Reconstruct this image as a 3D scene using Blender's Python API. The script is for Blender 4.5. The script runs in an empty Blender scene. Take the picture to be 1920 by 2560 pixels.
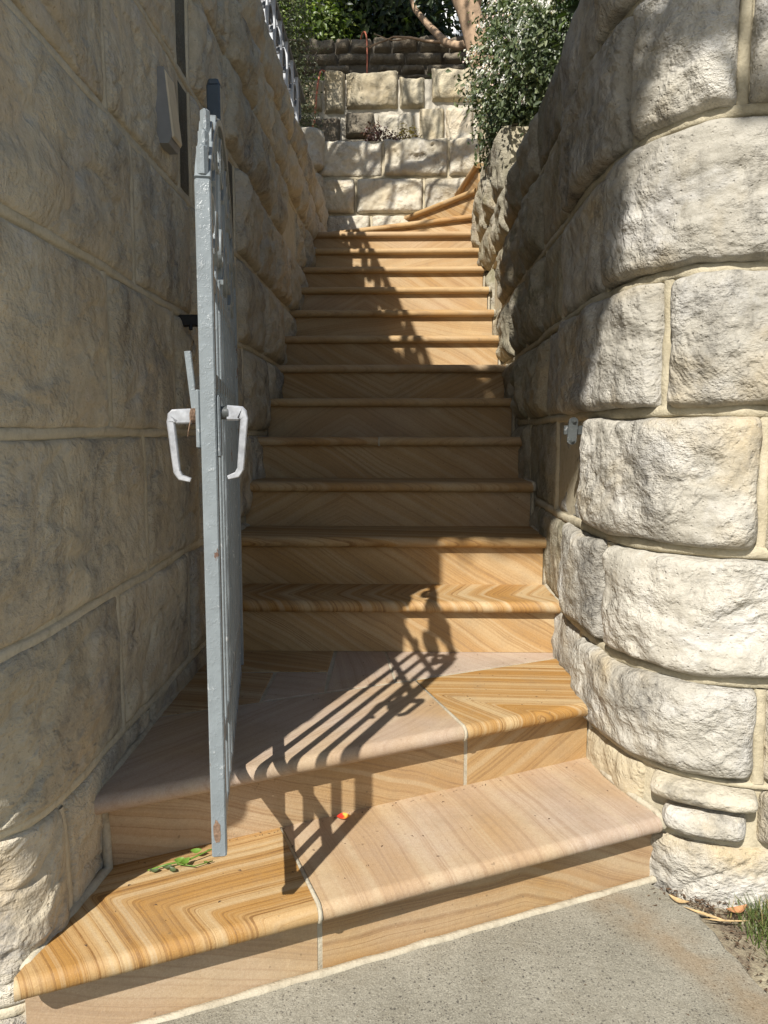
import bpy, math, random
import numpy as np
from mathutils import Vector, Matrix, noise

# ---------------------------------------------------------------- camera, sky, sun, exposure
scn = bpy.context.scene
COL = scn.collection
CAM_H = 1.1627
PITCH, YAW = 0.1072, 0.0231
cam_d = bpy.data.cameras.new('camera'); cam = bpy.data.objects.new('camera', cam_d); COL.objects.link(cam)
cam.location = (0, 0, CAM_H)
cam.rotation_euler = (math.pi/2 - PITCH, 0, YAW)
cam_d.sensor_fit = 'VERTICAL'; cam_d.sensor_height = 24.0
cam_d.lens = 24.0*1850/2560
cam_d.clip_start = 0.02; cam_d.clip_end = 400
scn.camera = cam

SUN = Vector((.38, .925, -.92)).normalized()
world = bpy.data.worlds.new('World'); scn.world = world; world.use_nodes = True
wn = world.node_tree; wn.nodes.clear()
sky = wn.nodes.new('ShaderNodeTexSky'); sky.sky_type = 'NISHITA'; sky.sun_disc = False
sky.sun_elevation = math.asin(-SUN.z); sky.sun_rotation = math.radians(202.3)
bg = wn.nodes.new('ShaderNodeBackground'); bg.inputs[1].default_value = 0.07
wo = wn.nodes.new('ShaderNodeOutputWorld')
wn.links.new(sky.outputs[0], bg.inputs[0]); wn.links.new(bg.outputs[0], wo.inputs[0])
sl = bpy.data.lights.new('sun', 'SUN'); sun = bpy.data.objects.new('sun', sl); COL.objects.link(sun)
sl.energy = 4.7; sl.angle = math.radians(.53); sl.color = (1, .955, .89)
sun.rotation_euler = SUN.to_track_quat('-Z', 'Y').to_euler()
sun.location = (-4, -8, 12)
scn.view_settings.view_transform = 'Standard'
scn.view_settings.look = 'None'
scn.view_settings.gamma = 1; scn.view_settings.exposure = 0.7
scn.view_settings.use_curve_mapping = False

rnd = random.Random(7)
nprnd = np.random.default_rng(11)

# ---------------------------------------------------------------- helpers
def tag(o, label=None, cat=None, group=None, kind=None):
    if label: o['label'] = label
    if cat: o['category'] = cat
    if group: o['group'] = group
    if kind: o['kind'] = kind
    return o

def empty(name, loc=(0, 0, 0), rz=0, **k):
    o = bpy.data.objects.new(name, None); COL.objects.link(o)
    o.location = loc; o.rotation_euler = (0, 0, rz); o.empty_display_size = .1
    return tag(o, **k)

def obj(name, verts, faces, mat, parent=None, smooth=False, world_space=True):
    me = bpy.data.meshes.new(name)
    me.from_pydata([tuple(v) for v in verts], [], faces)
    me.materials.append(mat)
    if smooth: me.polygons.foreach_set('use_smooth', [True]*len(me.polygons))
    me.update()
    o = bpy.data.objects.new(name, me); COL.objects.link(o)
    if parent:
        o.parent = parent
        if world_space:
            pm = Matrix.Translation(parent.location) @ parent.rotation_euler.to_matrix().to_4x4()
            o.matrix_parent_inverse = pm.inverted()
    return o

class MB:
    def __init__(s): s.v = []; s.f = []
    def add(s, v, f):
        n = len(s.v); s.v += [tuple(p) for p in v]; s.f += [tuple(i+n for i in q) for q in f]
    def box(s, x0, x1, y0, y1, z0, z1, b=0.0):
        if b <= 0:
            v = [(x, y, z) for z in (z0, z1) for (x, y) in ((x0, y0), (x1, y0), (x1, y1), (x0, y1))]
            f = [(3, 2, 1, 0), (4, 5, 6, 7), (0, 1, 5, 4), (1, 2, 6, 5), (2, 3, 7, 6), (3, 0, 4, 7)]
            s.add(v, f); return
        rings = []
        for z, i in ((z0, b), (z0+b, 0), (z1-b, 0), (z1, b)):
            ring = []
            for (sx, sy) in ((0, 0), (1, 0), (1, 1), (0, 1)):
                X = x1-i if sx else x0+i; Y = y1-i if sy else y0+i
                c = b*(1.0 if i == 0 else .6)
                if (sx, sy) == (0, 0): ring += [(X, Y+c, z), (X+c, Y, z)]
                if (sx, sy) == (1, 0): ring += [(X-c, Y, z), (X, Y+c, z)]
                if (sx, sy) == (1, 1): ring += [(X, Y-c, z), (X-c, Y, z)]
                if (sx, sy) == (0, 1): ring += [(X+c, Y, z), (X, Y-c, z)]
            rings.append(ring)
        v = [p for r_ in rings for p in r_]; f = [tuple(range(7, -1, -1)), tuple(range(24, 32))]
        for k in range(3):
            for i in range(8):
                j = (i+1) % 8; f.append((k*8+i, k*8+j, k*8+8+j, k*8+8+i))
        s.add(v, f)
    def tube(s, pts, rad, n=8, taper=None, squash=None):
        pts = [Vector(p) for p in pts]; m = len(pts); rings = []
        prev = None
        for i, p in enumerate(pts):
            t = (pts[min(i+1, m-1)]-pts[max(i-1, 0)]).normalized()
            if prev is None:
                a = Vector((0, 0, 1)) if abs(t.z) < .9 else Vector((1, 0, 0))
                u = t.cross(a).normalized()
            else:
                u = (prev - t*prev.dot(t)).normalized()
            prev = u; w = t.cross(u)
            r_ = rad if not isinstance(rad, (list, tuple)) else rad[i]
            rings.append([p + (u*math.cos(2*math.pi*k/n) + w*math.sin(2*math.pi*k/n))*r_ for k in range(n)])
        v = [q for r_ in rings for q in r_]; f = []
        for i in range(m-1):
            for k in range(n):
                j = (k+1) % n; f.append((i*n+k, i*n+j, (i+1)*n+j, (i+1)*n+k))
        f.append(tuple(range(n-1, -1, -1))); f.append(tuple((m-1)*n+k for k in range(n)))
        s.add(v, f)
    def flat(s, pts, w, t, nrm, c=.22):
        """rectangular bar (w in the plane, t along nrm) swept along pts, corners chamfered"""
        pts = [Vector(p) for p in pts]; nrm = Vector(nrm); m = len(pts); v = []; f = []
        for i, p in enumerate(pts):
            tt = (pts[min(i+1, m-1)]-pts[max(i-1, 0)]).normalized()
            u = tt.cross(nrm).normalized()
            W = (w if not isinstance(w, (list, tuple)) else w[i])/2; T = t/2; k = min(W, T)*c
            for a, b in ((-W, -T+k), (-W+k, -T), (W-k, -T), (W, -T+k), (W, T-k), (W-k, T), (-W+k, T), (-W, T-k)):
                v.append(p+u*a+nrm*b)
        for i in range(m-1):
            for k in range(8):
                j = (k+1) % 8; f.append((i*8+k, i*8+j, (i+1)*8+j, (i+1)*8+k))
        f.append(tuple(range(7, -1, -1))); f.append(tuple((m-1)*8+k for k in range(8)))
        s.add(v, f)
    def build(s, name, mat, parent=None, smooth=False, world_space=True):
        return obj(name, s.v, s.f, mat, parent, smooth, world_space)

def auto_smooth(o, ang=40):
    me = o.data
    me.polygons.foreach_set('use_smooth', [True]*len(me.polygons))
    try: me.set_sharp_from_angle(angle=math.radians(ang))
    except Exception: pass
    return o

# ---------------------------------------------------------------- materials
def newmat(name):
    m = bpy.data.materials.new(name); m.use_nodes = True
    nt = m.node_tree; nt.nodes.clear()
    out = nt.nodes.new('ShaderNodeOutputMaterial'); b = nt.nodes.new('ShaderNodeBsdfPrincipled')
    nt.links.new(b.outputs[0], out.inputs[0])
    return m, nt, b
class N:
    def __init__(s, nt): s.nt = nt
    def new(s, t, **k):
        n = s.nt.nodes.new(t)
        for a, b in k.items(): setattr(n, a, b)
        return n
    def link(s, a, b): s.nt.links.new(a, b)
    def inp(s, sock, v):
        if hasattr(v, 'is_output') or isinstance(v, bpy.types.NodeSocket): s.link(v, sock)
        else: sock.default_value = v
    def math(s, op, a, b=0.0, c=0.0, clamp=False):
        n = s.new('ShaderNodeMath', operation=op); n.use_clamp = clamp
        s.inp(n.inputs[0], a); s.inp(n.inputs[1], b)
        if op in ('MULTIPLY_ADD', 'SMOOTH_MIN'): s.inp(n.inputs[2], c)
        return n.outputs[0]
    def vmath(s, op, a, b=(0, 0, 0)):
        n = s.new('ShaderNodeVectorMath', operation=op); s.inp(n.inputs[0], a)
        if op == 'SCALE': s.inp(n.inputs[3], b)
        else: s.inp(n.inputs[1], b)
        return n.outputs['Value'] if op in ('DOT_PRODUCT', 'LENGTH') else n.outputs[0]
    def noise(s, vec, scale, detail=4, rough=.55, dist=0.0, dims='3D', w=None):
        n = s.new('ShaderNodeTexNoise', noise_dimensions=dims)
        if dims != '1D': s.inp(n.inputs['Vector'], vec)
        if w is not None: s.inp(n.inputs['W'], w)
        n.inputs['Scale'].default_value = scale; n.inputs['Detail'].default_value = detail
        n.inputs['Roughness'].default_value = rough; n.inputs['Distortion'].default_value = dist
        return n.outputs[0]
    def map(s, v, a, b, c=0.0, d=1.0, smooth=False):
        n = s.new('ShaderNodeMapRange'); n.clamp = True
        if smooth: n.interpolation_type = 'SMOOTHSTEP'
        s.inp(n.inputs[0], v)
        for i, q in enumerate((a, b, c, d)): s.inp(n.inputs[i+1], q)
        return n.outputs[0]
    def mix(s, f, a, b, mode='MIX'):
        n = s.new('ShaderNodeMix', data_type='RGBA', blend_type=mode)
        s.inp(n.inputs[0], f)
        s.inp(n.inputs[6], a if hasattr(a, 'links') else tuple(a)+(1,))
        s.inp(n.inputs[7], b if hasattr(b, 'links') else tuple(b)+(1,))
        return n.outputs[2]
    def coord(s): return s.new('ShaderNodeTexCoord').outputs['Object']
    def attr(s, name, out='Fac'):
        n = s.new('ShaderNodeAttribute', attribute_type='OBJECT', attribute_name=name); return n.outputs[out]
    def bump(s, h, strength, dist, normal=None):
        n = s.new('ShaderNodeBump'); n.inputs['Strength'].default_value = strength
        n.inputs['Distance'].default_value = dist; s.inp(n.inputs['Height'], h)
        if normal is not None: s.link(normal, n.inputs['Normal'])
        return n.outputs[0]

def stone_mat(name, light, mid, dark, ochre, grime=.5, grime_col=(.05, .048, .042), ochre_amt=.5, bump=.6, white=0.0, moss=0.0, fine=1.0):
    m, nt, b = newmat(name); n = N(nt)
    co = n.coord(); rn = n.new('ShaderNodeObjectInfo').outputs['Random']
    off = n.vmath('SCALE', (3.1, 7.7, 5.3), rn); p = n.vmath('ADD', co, off)
    n1 = n.noise(p, 3.2, 5, .6, .4)
    n2 = n.noise(p, 9, 6, .65, .3)
    n3 = n.noise(p, 34, 5, .7)
    n4 = n.noise(p, 150, 3, .7)
    c = n.mix(n.map(n1, .36, .64), mid, light)
    c = n.mix(n.map(n2, .45, .72, 0, .7), c, dark)
    och = n.noise(n.vmath('ADD', p, (11, 3, 5)), 2.3, 4, .6, .6)
    c = n.mix(n.map(och, .50, .70, 0, ochre_amt), c, ochre)
    if white > 0:
        wh = n.noise(n.vmath('ADD', p, (1, 13, 5)), 5, 6, .7, .3)
        c = n.mix(n.map(wh, .52, .66, 0, white), c, (.60, .59, .565))
    if moss > 0:
        mo = n.noise(n.vmath('ADD', p, (5, 1, 25)), 6, 6, .7, .4)
        c = n.mix(n.map(mo, .5, .66, 0, moss), c, (.13, .125, .055))
    # weathering blotches, streaky downwards
    st = n.vmath('MULTIPLY', n.vmath('ADD', p, (9, 9, 2)), (1, 1, .55))
    g = n.noise(st, 4.2, 7, .72, .5)
    g2 = n.noise(p, 46, 4, .75)
    gm = n.math('MULTIPLY', n.map(g, .50, .66, 0, 1), n.map(g2, .32, .62, .15, 1))
    c = n.mix(n.math('MULTIPLY', gm, grime, clamp=True), c, grime_col)
    c = n.mix(n.map(n3, .3, .7, .25, 0), c, (.12, .1, .07))
    c = n.mix(n.map(n4, .55, .75, 0, .35), c, (.6, .56, .48))
    rv = n.map(rn, 0, 1, .86, 1.12)
    c = n.vmath('SCALE', c, rv)
    n.link(c, b.inputs['Base Color']); b.inputs['Roughness'].default_value = .92
    b.inputs['Specular IOR Level'].default_value = .18
    msk = n.map(n1, .40, .60, .35, 1.25)
    tool = n.noise(n.vmath('MULTIPLY', p, (1, 1, 2.0)), 75, 3, .6, .1)
    h = n.math('ADD', n.math('MULTIPLY', n3, .9), n.math('MULTIPLY', n4, .3*fine))
    h = n.math('ADD', h, n.math('MULTIPLY', n2, 1.6))
    h = n.math('MULTIPLY', n.math('ADD', h, n.math('MULTIPLY', tool, .45)), msk)
    pit = n.new('ShaderNodeTexVoronoi'); n.link(p, pit.inputs['Vector']); pit.inputs['Scale'].default_value = 70
    h = n.math('ADD', h, n.map(pit.outputs['Distance'], 0, .25, -.22, 0))
    n.link(n.bump(h, bump, .012), b.inputs['Normal'])
    return m

M_left = stone_mat('stone_left', (.66, .595, .46), (.54, .48, .36), (.39, .345, .265), (.50, .38, .235), grime=.85, grime_col=(.15, .15, .152), ochre_amt=.55, white=.35, bump=1.0)
M_right = stone_mat('stone_right', (.52, .495, .43), (.41, .385, .325), (.25, .235, .195), (.44, .345, .195), grime=1.0, grime_col=(.115, .11, .10), ochre_amt=.75, white=.5, bump=1.0)
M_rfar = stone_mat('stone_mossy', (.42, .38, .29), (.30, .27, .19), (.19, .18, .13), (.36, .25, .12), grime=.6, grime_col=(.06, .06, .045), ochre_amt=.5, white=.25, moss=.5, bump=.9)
M_back = stone_mat('stone_back', (.60, .56, .46), (.50, .45, .34), (.35, .31, .24), (.46, .35, .18), grime=.75, grime_col=(.09, .085, .075), ochre_amt=.4, white=.4, bump=.8)
M_upper = stone_mat('stone_yellow', (.54, .48, .34), (.46, .39, .265), (.33, .28, .19), (.48, .36, .18), grime=.3, grime_col=(.10, .09, .07), ochre_amt=.6, white=.15, bump=.8)
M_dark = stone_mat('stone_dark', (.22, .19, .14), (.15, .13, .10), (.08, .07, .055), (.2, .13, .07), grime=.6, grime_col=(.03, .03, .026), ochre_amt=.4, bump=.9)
M_recess = stone_mat('stone_recess', (.14, .135, .11), (.10, .10, .08), (.06, .06, .05), (.12, .09, .05), grime=.6, grime_col=(.03, .03, .028), ochre_amt=.2, bump=.5)

def mortar_mat(name, c1, c2, dirt=.4, scale=1.0):
    m, nt, b = newmat(name); n = N(nt); co = n.coord()
    a = n.noise(co, 7*scale, 5, .65); f = n.noise(co, 120, 4, .7); g = n.noise(co, 28, 4, .7)
    c = n.mix(n.map(a, .35, .65), c1, c2)
    c = n.mix(n.map(g, .52, .7, 0, dirt), c, (.16, .14, .10))
    c = n.mix(n.map(f, .35, .65, .2, 0), c, (.2, .17, .12))
    n.link(c, b.inputs['Base Color']); b.inputs['Roughness'].default_value = .95
    b.inputs['Specular IOR Level'].default_value = .15
    n.link(n.bump(n.math('ADD', f, n.math('MULTIPLY', g, 1.5)), .5, .006), b.inputs['Normal'])
    return m
M_mort_l = mortar_mat('mortar_left', (.62, .56, .43), (.54, .48, .35), .25)
M_mort_r = mortar_mat('mortar_right', (.50, .45, .33), (.41, .36, .25), .3)
M_mort_b = mortar_mat('mortar_back', (.52, .46, .33), (.43, .38, .27), .3)
M_mort_w = mortar_mat('mortar_white', (.56, .52, .43), (.50, .46, .38), .15)
M_mort_s = mortar_mat('mortar_stair', (.47, .43, .33), (.39, .34, .25), .35)
M_mort_d = mortar_mat('mortar_dark', (.12, .11, .09), (.08, .07, .06), .5)

def banded_mat():
    m, nt, b = newmat('banded_sandstone'); n = N(nt); co = n.coord()
    A = n.attr('band_a', 'Vector'); B = n.attr('band_b', 'Vector'); Cc = n.attr('band_c', 'Vector'); K = n.attr('band_k', 'Vector')
    sepk = n.new('ShaderNodeSeparateXYZ'); n.link(K, sepk.inputs[0])     # k, contrast, pinkness
    warp = n.math('MULTIPLY', n.math('SUBTRACT', n.noise(co, 2.2, 2, .5), .5), .065)
    warp2 = n.math('MULTIPLY', n.math('SUBTRACT', n.noise(co, 14, 3, .5), .5), .007)
    d = n.vmath('SUBTRACT', co, Cc)
    q = n.vmath('DOT_PRODUCT', d, B)
    q = n.math('SQRT', n.math('ADD', n.math('MULTIPLY', q, q), .00004))
    F = n.math('ADD', n.vmath('DOT_PRODUCT', d, A), n.math('MULTIPLY', q, sepk.outputs[0]))
    F = n.math('ADD', F, n.math('ADD', warp, warp2))
    F = n.math('ADD', F, n.math('MULTIPLY', n.attr('band_seed'), 13.7))
    broad = n.noise(None, 7, 2, .5, 0, '1D', F)
    med = n.noise(None, 24, 3, .6, 0, '1D', F)
    fine = n.noise(None, 80, 3, .7, 0, '1D', n.math('ADD', F, 5.0))
    con = n.math('MULTIPLY', sepk.outputs[1], n.map(n.noise(co, 3.1, 4, .6), .3, .6, .85, 1.1)); pink = n.math('MULTIPLY', sepk.outputs[2], n.map(n.noise(co, 1.9, 3, .5), .38, .6, .35, 1.35), clamp=True)
    pale = n.mix(pink, (.485, .35, .18), (.445, .36, .29))
    och = n.mix(pink, (.365, .19, .046), (.365, .275, .205))
    brn = n.mix(pink, (.195, .095, .028), (.26, .165, .11))
    c = n.mix(n.map(broad, .36, .62), pale, och)
    c = n.mix(n.math('MULTIPLY', n.map(med, .50, .66), .62), c, och)
    c = n.mix(n.math('MULTIPLY', n.map(med, .34, .44, 1, 0), .45), c, (.50, .41, .27))
    c = n.mix(n.math('MULTIPLY', n.map(fine, .49, .56), n.math('MULTIPLY', n.map(med, .40, .56), n.map(n.noise(co, 24, 5, .75), .35, .6, .5, 1.0))), c, brn)
    flatc = n.mix(n.map(n.noise(co, 4, 4, .6), .35, .65), pale, n.mix(pink, (.41, .275, .13), (.45, .385, .32)))
    c = n.mix(con, flatc, c)
    grain = n.noise(co, 420, 2, .8)
    c = n.mix(n.map(grain, .3, .7, .26, 0), c, (.2, .11, .04))
    gr2 = n.noise(co, 150, 3, .7); c = n.mix(n.map(gr2, .35, .6, .20, 0), c, (.24, .14, .055))
    c = n.mix(n.map(grain, .62, .8, 0, .25), c, (.75, .66, .5))
    dirt = n.noise(co, 7, 7, .78)
    c = n.mix(n.map(dirt, .50, .72, 0, .34), c, (.22, .17, .11))
    sp = n.noise(co, 63, 2, .5)
    c = n.mix(n.map(sp, .70, .76, 0, .5), c, (.13, .09, .05))
    n.link(c, b.inputs['Base Color'])
    b.inputs['Roughness'].default_value = .62; b.inputs['Specular IOR Level'].default_value = .28
    h = n.math('ADD', n.noise(co, 260, 3, .7), n.math('MULTIPLY', n.noise(co, 26, 4, .6), .9))
    n.link(n.bump(h, .22, .004), b.inputs['Normal'])
    return m
M_band = banded_mat()

def paint_mat(name, col, rough=.38, rust=.0, wear=.25, bumps=.35):
    m, nt, b = newmat(name); n = N(nt); co = n.coord()
    a = n.noise(co, 14, 5, .6); f = n.noise(co, 90, 3, .6)
    c = n.mix(n.map(a, .3, .7), tuple(x*.86 for x in col), tuple(min(1, x*1.12) for x in col))
    sp = n.noise(n.vmath('ADD', co, (4, 2, 1)), 42, 4, .8)
    c = n.mix(n.map(sp, .62, .68, 0, wear), c, (.75, .75, .74))
    if rust > 0:
        r_ = n.noise(n.vmath('MULTIPLY', n.vmath('ADD', co, (1, 7, 3)), (1, 1, .5)), 16, 5, .75)
        c = n.mix(n.map(r_, .655, .67, 0, rust), c, (.12, .06, .035))
    n.link(c, b.inputs['Base Color']); b.inputs['Roughness'].default_value = rough
    h = n.math('ADD', n.math('MULTIPLY', a, 2.0), n.math('ADD', n.math('MULTIPLY', f, .5), n.math('MULTIPLY', n.map(sp, .5, .75), .8)))
    n.link(n.bump(h, bumps, .002), b.inputs['Normal'])
    return m
M_gate = paint_mat('gate_paint', (.19, .215, .225), .34, .9, .3, .5)
M_post = paint_mat('post_paint', (.06, .085, .115), .33, 0, .05, .2)
M_keep = paint_mat('keep_paint', (.06, .066, .064), .42, .3, .25, .4)
M_black = paint_mat('black_iron', (.012, .012, .013), .5, 0, .02, .3)
M_rail = paint_mat('rail_paint', (.42, .44, .46), .45, .2, .2, .3)
M_raild = paint_mat('rail_dark', (.10, .11, .12), .45, .2, .1, .3)
M_boxg = paint_mat('light_grey_plastic', (.24, .245, .25), .45, 0, .03, .1)
M_boxb = paint_mat('beige_cover', (.58, .50, .36), .55, 0, .03, .1)

def simple(name, col, rough=.6, metal=0.0, var=.15, scale=30, bump=.2, spec=.4, trans=0):
    m, nt, b = newmat(name); n = N(nt); co = n.coord()
    a = n.noise(co, scale, 4, .6)
    c = n.mix(n.map(a, .3, .7), tuple(x*(1-var) for x in col), tuple(min(1, x*(1+var)) for x in col))
    n.link(c, b.inputs['Base Color']); b.inputs['Roughness'].default_value = rough
    b.inputs['Metallic'].default_value = metal; b.inputs['Specular IOR Level'].default_value = spec
    n.link(n.bump(a, bump, .003), b.inputs['Normal'])
    return m
M_alu = simple('worn_aluminium', (.42, .43, .45), .4, .5, .3, 45, .4)
M_wire = simple('rusty_wire', (.20, .13, .085), .8, .2, .4, 120, .6)
M_hose = simple('orange_hose', (.48, .15, .08), .5, 0, .1)
M_bark = simple('smooth_bark', (.36, .25, .16), .85, 0, .35, 14, .8)
M_twig = simple('dark_twig', (.11, .085, .06), .85, 0, .3, 20, .6)
M_soil = simple('dark_soil', (.06, .045, .03), .95, 0, .5, 18, 1.0)
M_white = simple('white_board', (.75, .76, .76), .6, 0, .05, 6, .1)
M_grey = simple('grey_trim', (.28, .31, .33), .6, 0, .05, 6, .1)
M_roof = simple('roof_iron', (.2, .21, .22), .5, .3, .1, 6, .1)
M_glass = simple('window_glass', (.03, .035, .04), .08, 0, .1, 3, .0, 1.0)
M_straw = simple('dry_straw', (.45, .32, .16), .8, 0, .3, 60, .4)
M_brown_leaf = simple('dry_leaf', (.42, .20, .09), .7, 0, .35, 60, .4)
M_debris = simple('debris', (.09, .055, .03), .85, 0, .4, 90, .3)

def leaf_mat(name, c1, c2, c3=None, trans=.25, rough=.42):
    m, nt, b = newmat(name); n = N(nt)
    g = n.new('ShaderNodeNewGeometry').outputs['Random Per Island']
    co = n.coord(); a = n.noise(co, 3, 3, .6)
    c = n.mix(g, c1, c2)
    if c3: c = n.mix(n.map(n.math('FRACT', n.math('MULTIPLY', g, 7.31)), .8, .84), c, c3)
    c = n.mix(n.map(a, .35, .65, .35, 0), c, tuple(x*.5 for x in c1))
    n.link(c, b.inputs['Base Color']); b.inputs['Roughness'].default_value = rough
    b.inputs['Specular IOR Level'].default_value = .45
    tr = n.new('ShaderNodeBsdfTranslucent'); n.link(n.vmath('MULTIPLY', c, (1.3, 1.5, .6)), tr.inputs[0])
    mx = n.new('ShaderNodeMixShader'); mx.inputs[0].default_value = trans
    out = [x for x in nt.nodes if x.type == 'OUTPUT_MATERIAL'][0]
    n.link(b.outputs[0], mx.inputs[1]); n.link(tr.outputs[0], mx.inputs[2]); n.link(mx.outputs[0], out.inputs[0])
    return m
M_leaf_bush = leaf_mat('leaf_bush', (.05, .072, .030), (.13, .165, .075), (.22, .25, .13), .22)
M_leaf_dark = leaf_mat('leaf_dark', (.02, .035, .012), (.045, .075, .025), (.09, .13, .03), .2)
M_leaf_olive = leaf_mat('leaf_olive', (.05, .062, .028), (.10, .115, .05), (.17, .18, .09), .2)
M_leaf_lime = leaf_mat('leaf_lime', (.08, .13, .025), (.20, .27, .05), (.28, .33, .08), .35)
M_leaf_red = leaf_mat('leaf_burgundy', (.05, .022, .018), (.11, .045, .03), (.16, .09, .05), .2)
M_leaf_yel = leaf_mat('leaf_yellow', (.38, .27, .05), (.52, .40, .10), (.20, .10, .03), .3)
M_petal = leaf_mat('petal_white', (.72, .70, .66), (.80, .79, .77), (.70, .50, .44), .25, .6)
M_grass = leaf_mat('grass_blade', (.07, .11, .03), (.16, .20, .06), (.35, .28, .12), .3)
M_sprig = leaf_mat('leaf_sprig', (.12, .24, .03), (.20, .34, .06), None, .3, .35)
M_canopy = leaf_mat('leaf_canopy', (.035, .06, .02), (.08, .12, .035), None, .1)

def concrete_mat():
    m, nt, b = newmat('aggregate_concrete'); n = N(nt); co = n.coord()
    a = n.noise(co, 3, 5, .65, .5); f = n.noise(co, 60, 5, .75); g = n.noise(co, 230, 3, .8)
    c = n.mix(n.map(a, .35, .65), (.225, .21, .165), (.33, .31, .25))
    c = n.mix(n.map(f, .35, .65, .45, 0), c, (.13, .12, .09))
    c = n.mix(n.map(g, .50, .68, 0, .45), c, (.55, .52, .42))
    c = n.mix(n.map(g, .30, .46, .4, 0), c, (.10, .095, .075))
    b2 = n.noise(co, 9, 6, .7, .6); c = n.mix(n.map(b2, .52, .7, 0, .35), c, (.17, .15, .105))
    warp = n.vmath('ADD', co, n.vmath('SCALE', n.new('ShaderNodeTexNoise').outputs['Color'], .006))
    for sc, th, amt in ((95, .20, .9), (150, .30, .9), (270, .38, .85)):
        v = n.new('ShaderNodeTexVoronoi', feature='F1'); n.link(warp, v.inputs['Vector']); v.inputs['Scale'].default_value = sc
        v.inputs['Randomness'].default_value = 1; v.distance = 'MANHATTAN'
        sep = n.new('ShaderNodeSeparateColor'); n.link(v.outputs['Color'], sep.inputs[0])
        isdark = n.math('LESS_THAN', sep.outputs[0], .6)
        size = n.math('MULTIPLY', sep.outputs[1], th*1.25)
        inside = n.math('LESS_THAN', v.outputs['Distance'], n.math('ADD', size, .13))
        dens = n.map(n.noise(n.vmath('ADD', co, (sc, 2, 3)), 3.5, 4, .6), .30, .50)
        k = n.math('MULTIPLY', n.math('MULTIPLY', isdark, inside), n.math('MULTIPLY', dens, amt))
        c = n.mix(k, c, n.mix(sep.outputs[2], (.045, .045, .042), (.16, .14, .11)))
    # rusty brown stain running along the right hand edge of the slab
    d = n.math('ABSOLUTE', n.vmath('DOT_PRODUCT', n.vmath('SUBTRACT', co, (.68, 1.5, 0)), (.86, .5, 0)))
    st = n.math('MULTIPLY', n.map(d, 0, .11, 1, 0, True), n.map(n.noise(co, 9, 5, .6), .35, .6))
    c = n.mix(n.math('MULTIPLY', st, .45), c, (.25, .16, .075))
    n.link(c, b.inputs['Base Color']); b.inputs['Roughness'].default_value = .9
    b.inputs['Specular IOR Level'].default_value = .2
    n.link(n.bump(n.math('ADD', n.math('MULTIPLY', g, .6), n.math('MULTIPLY', f, 1.5)), .6, .005), b.inputs['Normal'])
    return m
M_conc = concrete_mat()
def dirt_mat():
    m, nt, b = newmat('dry_verge'); n = N(nt); co = n.coord()
    a = n.noise(co, 14, 6, .7, .4); g = n.noise(co, 160, 4, .8)
    c = n.mix(n.map(a, .38, .62), (.42, .37, .25), (.16, .12, .08))
    c = n.mix(n.map(g, .5, .7, 0, .5), c, (.55, .48, .34))
    n.link(c, b.inputs['Base Color']); b.inputs['Roughness'].default_value = .95
    n.link(n.bump(n.math('ADD', a, n.math('MULTIPLY', g, .6)), .9, .012), b.inputs['Normal'])
    return m
M_dirt = dirt_mat()

# ---------------------------------------------------------------- walls of rock-faced stones
def chaikin(pts, k=3):
    P = [Vector((a, b)) for a, b in pts]
    for _ in range(k):
        Q = [P[0]]
        for a, b in zip(P[:-1], P[1:]): Q += [a*.75+b*.25, a*.25+b*.75]
        Q.append(P[-1]); P = Q
    return np.array([tuple(p) for p in P])

class Wall:
    def __init__(s, pts, smooth=3, shear=None):
        s.P = chaikin(pts, smooth) if smooth else np.array(pts, float)
        d = np.diff(s.P, axis=0); l = np.linalg.norm(d, axis=1)
        s.L = np.concatenate([[0], np.cumsum(l)])
        t = d/l[:, None]; tv = np.concatenate([[t[0]], (t[1:]+t[:-1])/2, [t[-1]]])
        tv /= np.linalg.norm(tv, axis=1)[:, None]; s.T = tv; s.shear = shear
    def s_at_y(s, y):
        i = np.argmin(np.abs(s.P[:, 1]-y) + (s.P[:, 0] < -.8)*9)
        j = i+1 if s.P[i, 1] < y else i-1
        j = min(max(j, 0), len(s.P)-1)
        a, b = s.P[i], s.P[j]
        if abs(b[1]-a[1]) < 1e-6: return float(s.L[i])
        u = (y-a[1])/(b[1]-a[1]); return float(s.L[i]+u*(s.L[j]-s.L[i]))
    def at(s, S, Z, D):
        S = np.asarray(S, float); Z = np.asarray(Z, float); D = np.asarray(D, float)
        x = np.interp(S, s.L, s.P[:, 0]); y = np.interp(S, s.L, s.P[:, 1])
        tx = np.interp(S, s.L, s.T[:, 0]); ty = np.interp(S, s.L, s.T[:, 1])
        n = np.hypot(tx, ty); X = x + ty/n*D; Y = y - tx/n*D
        V = np.stack([X, Y, Z+0*X], -1)
        if s.shear is not None: V = s.shear(V)
        return V

def sstep(x): x = np.clip(x, 0, 1); return x*x*(3-2*x)

def noise_arr(P, f, o, seed):
    off = Vector((seed*1.37 % 50, seed*2.71 % 50, seed*.77 % 50))
    fr = noise.fractal
    return np.array([fr(Vector(p)*f+off, 1.0, 2.0, o) for p in P])
def ridge_arr(P, f, seed):
    off = Vector((seed*2.37 % 50, seed*1.71 % 50, seed*1.77 % 50)); nn = noise.noise
    return np.array([1-abs(nn(Vector(p)*f+off)) for p in P])
def facet_arr(P, f, seed):
    off = Vector((seed*.37 % 50, seed*3.71 % 50, seed*2.77 % 50)); vo = noise.voronoi
    out = []
    for p in P:
        d, pts = vo(Vector(p)*f+off)
        out.append(pts[0].x*.6+pts[0].y*.9-pts[0].z*.4 - (p[0]*.6+p[1]*.9-p[2]*.4)*f)
    return np.array(out)

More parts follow.
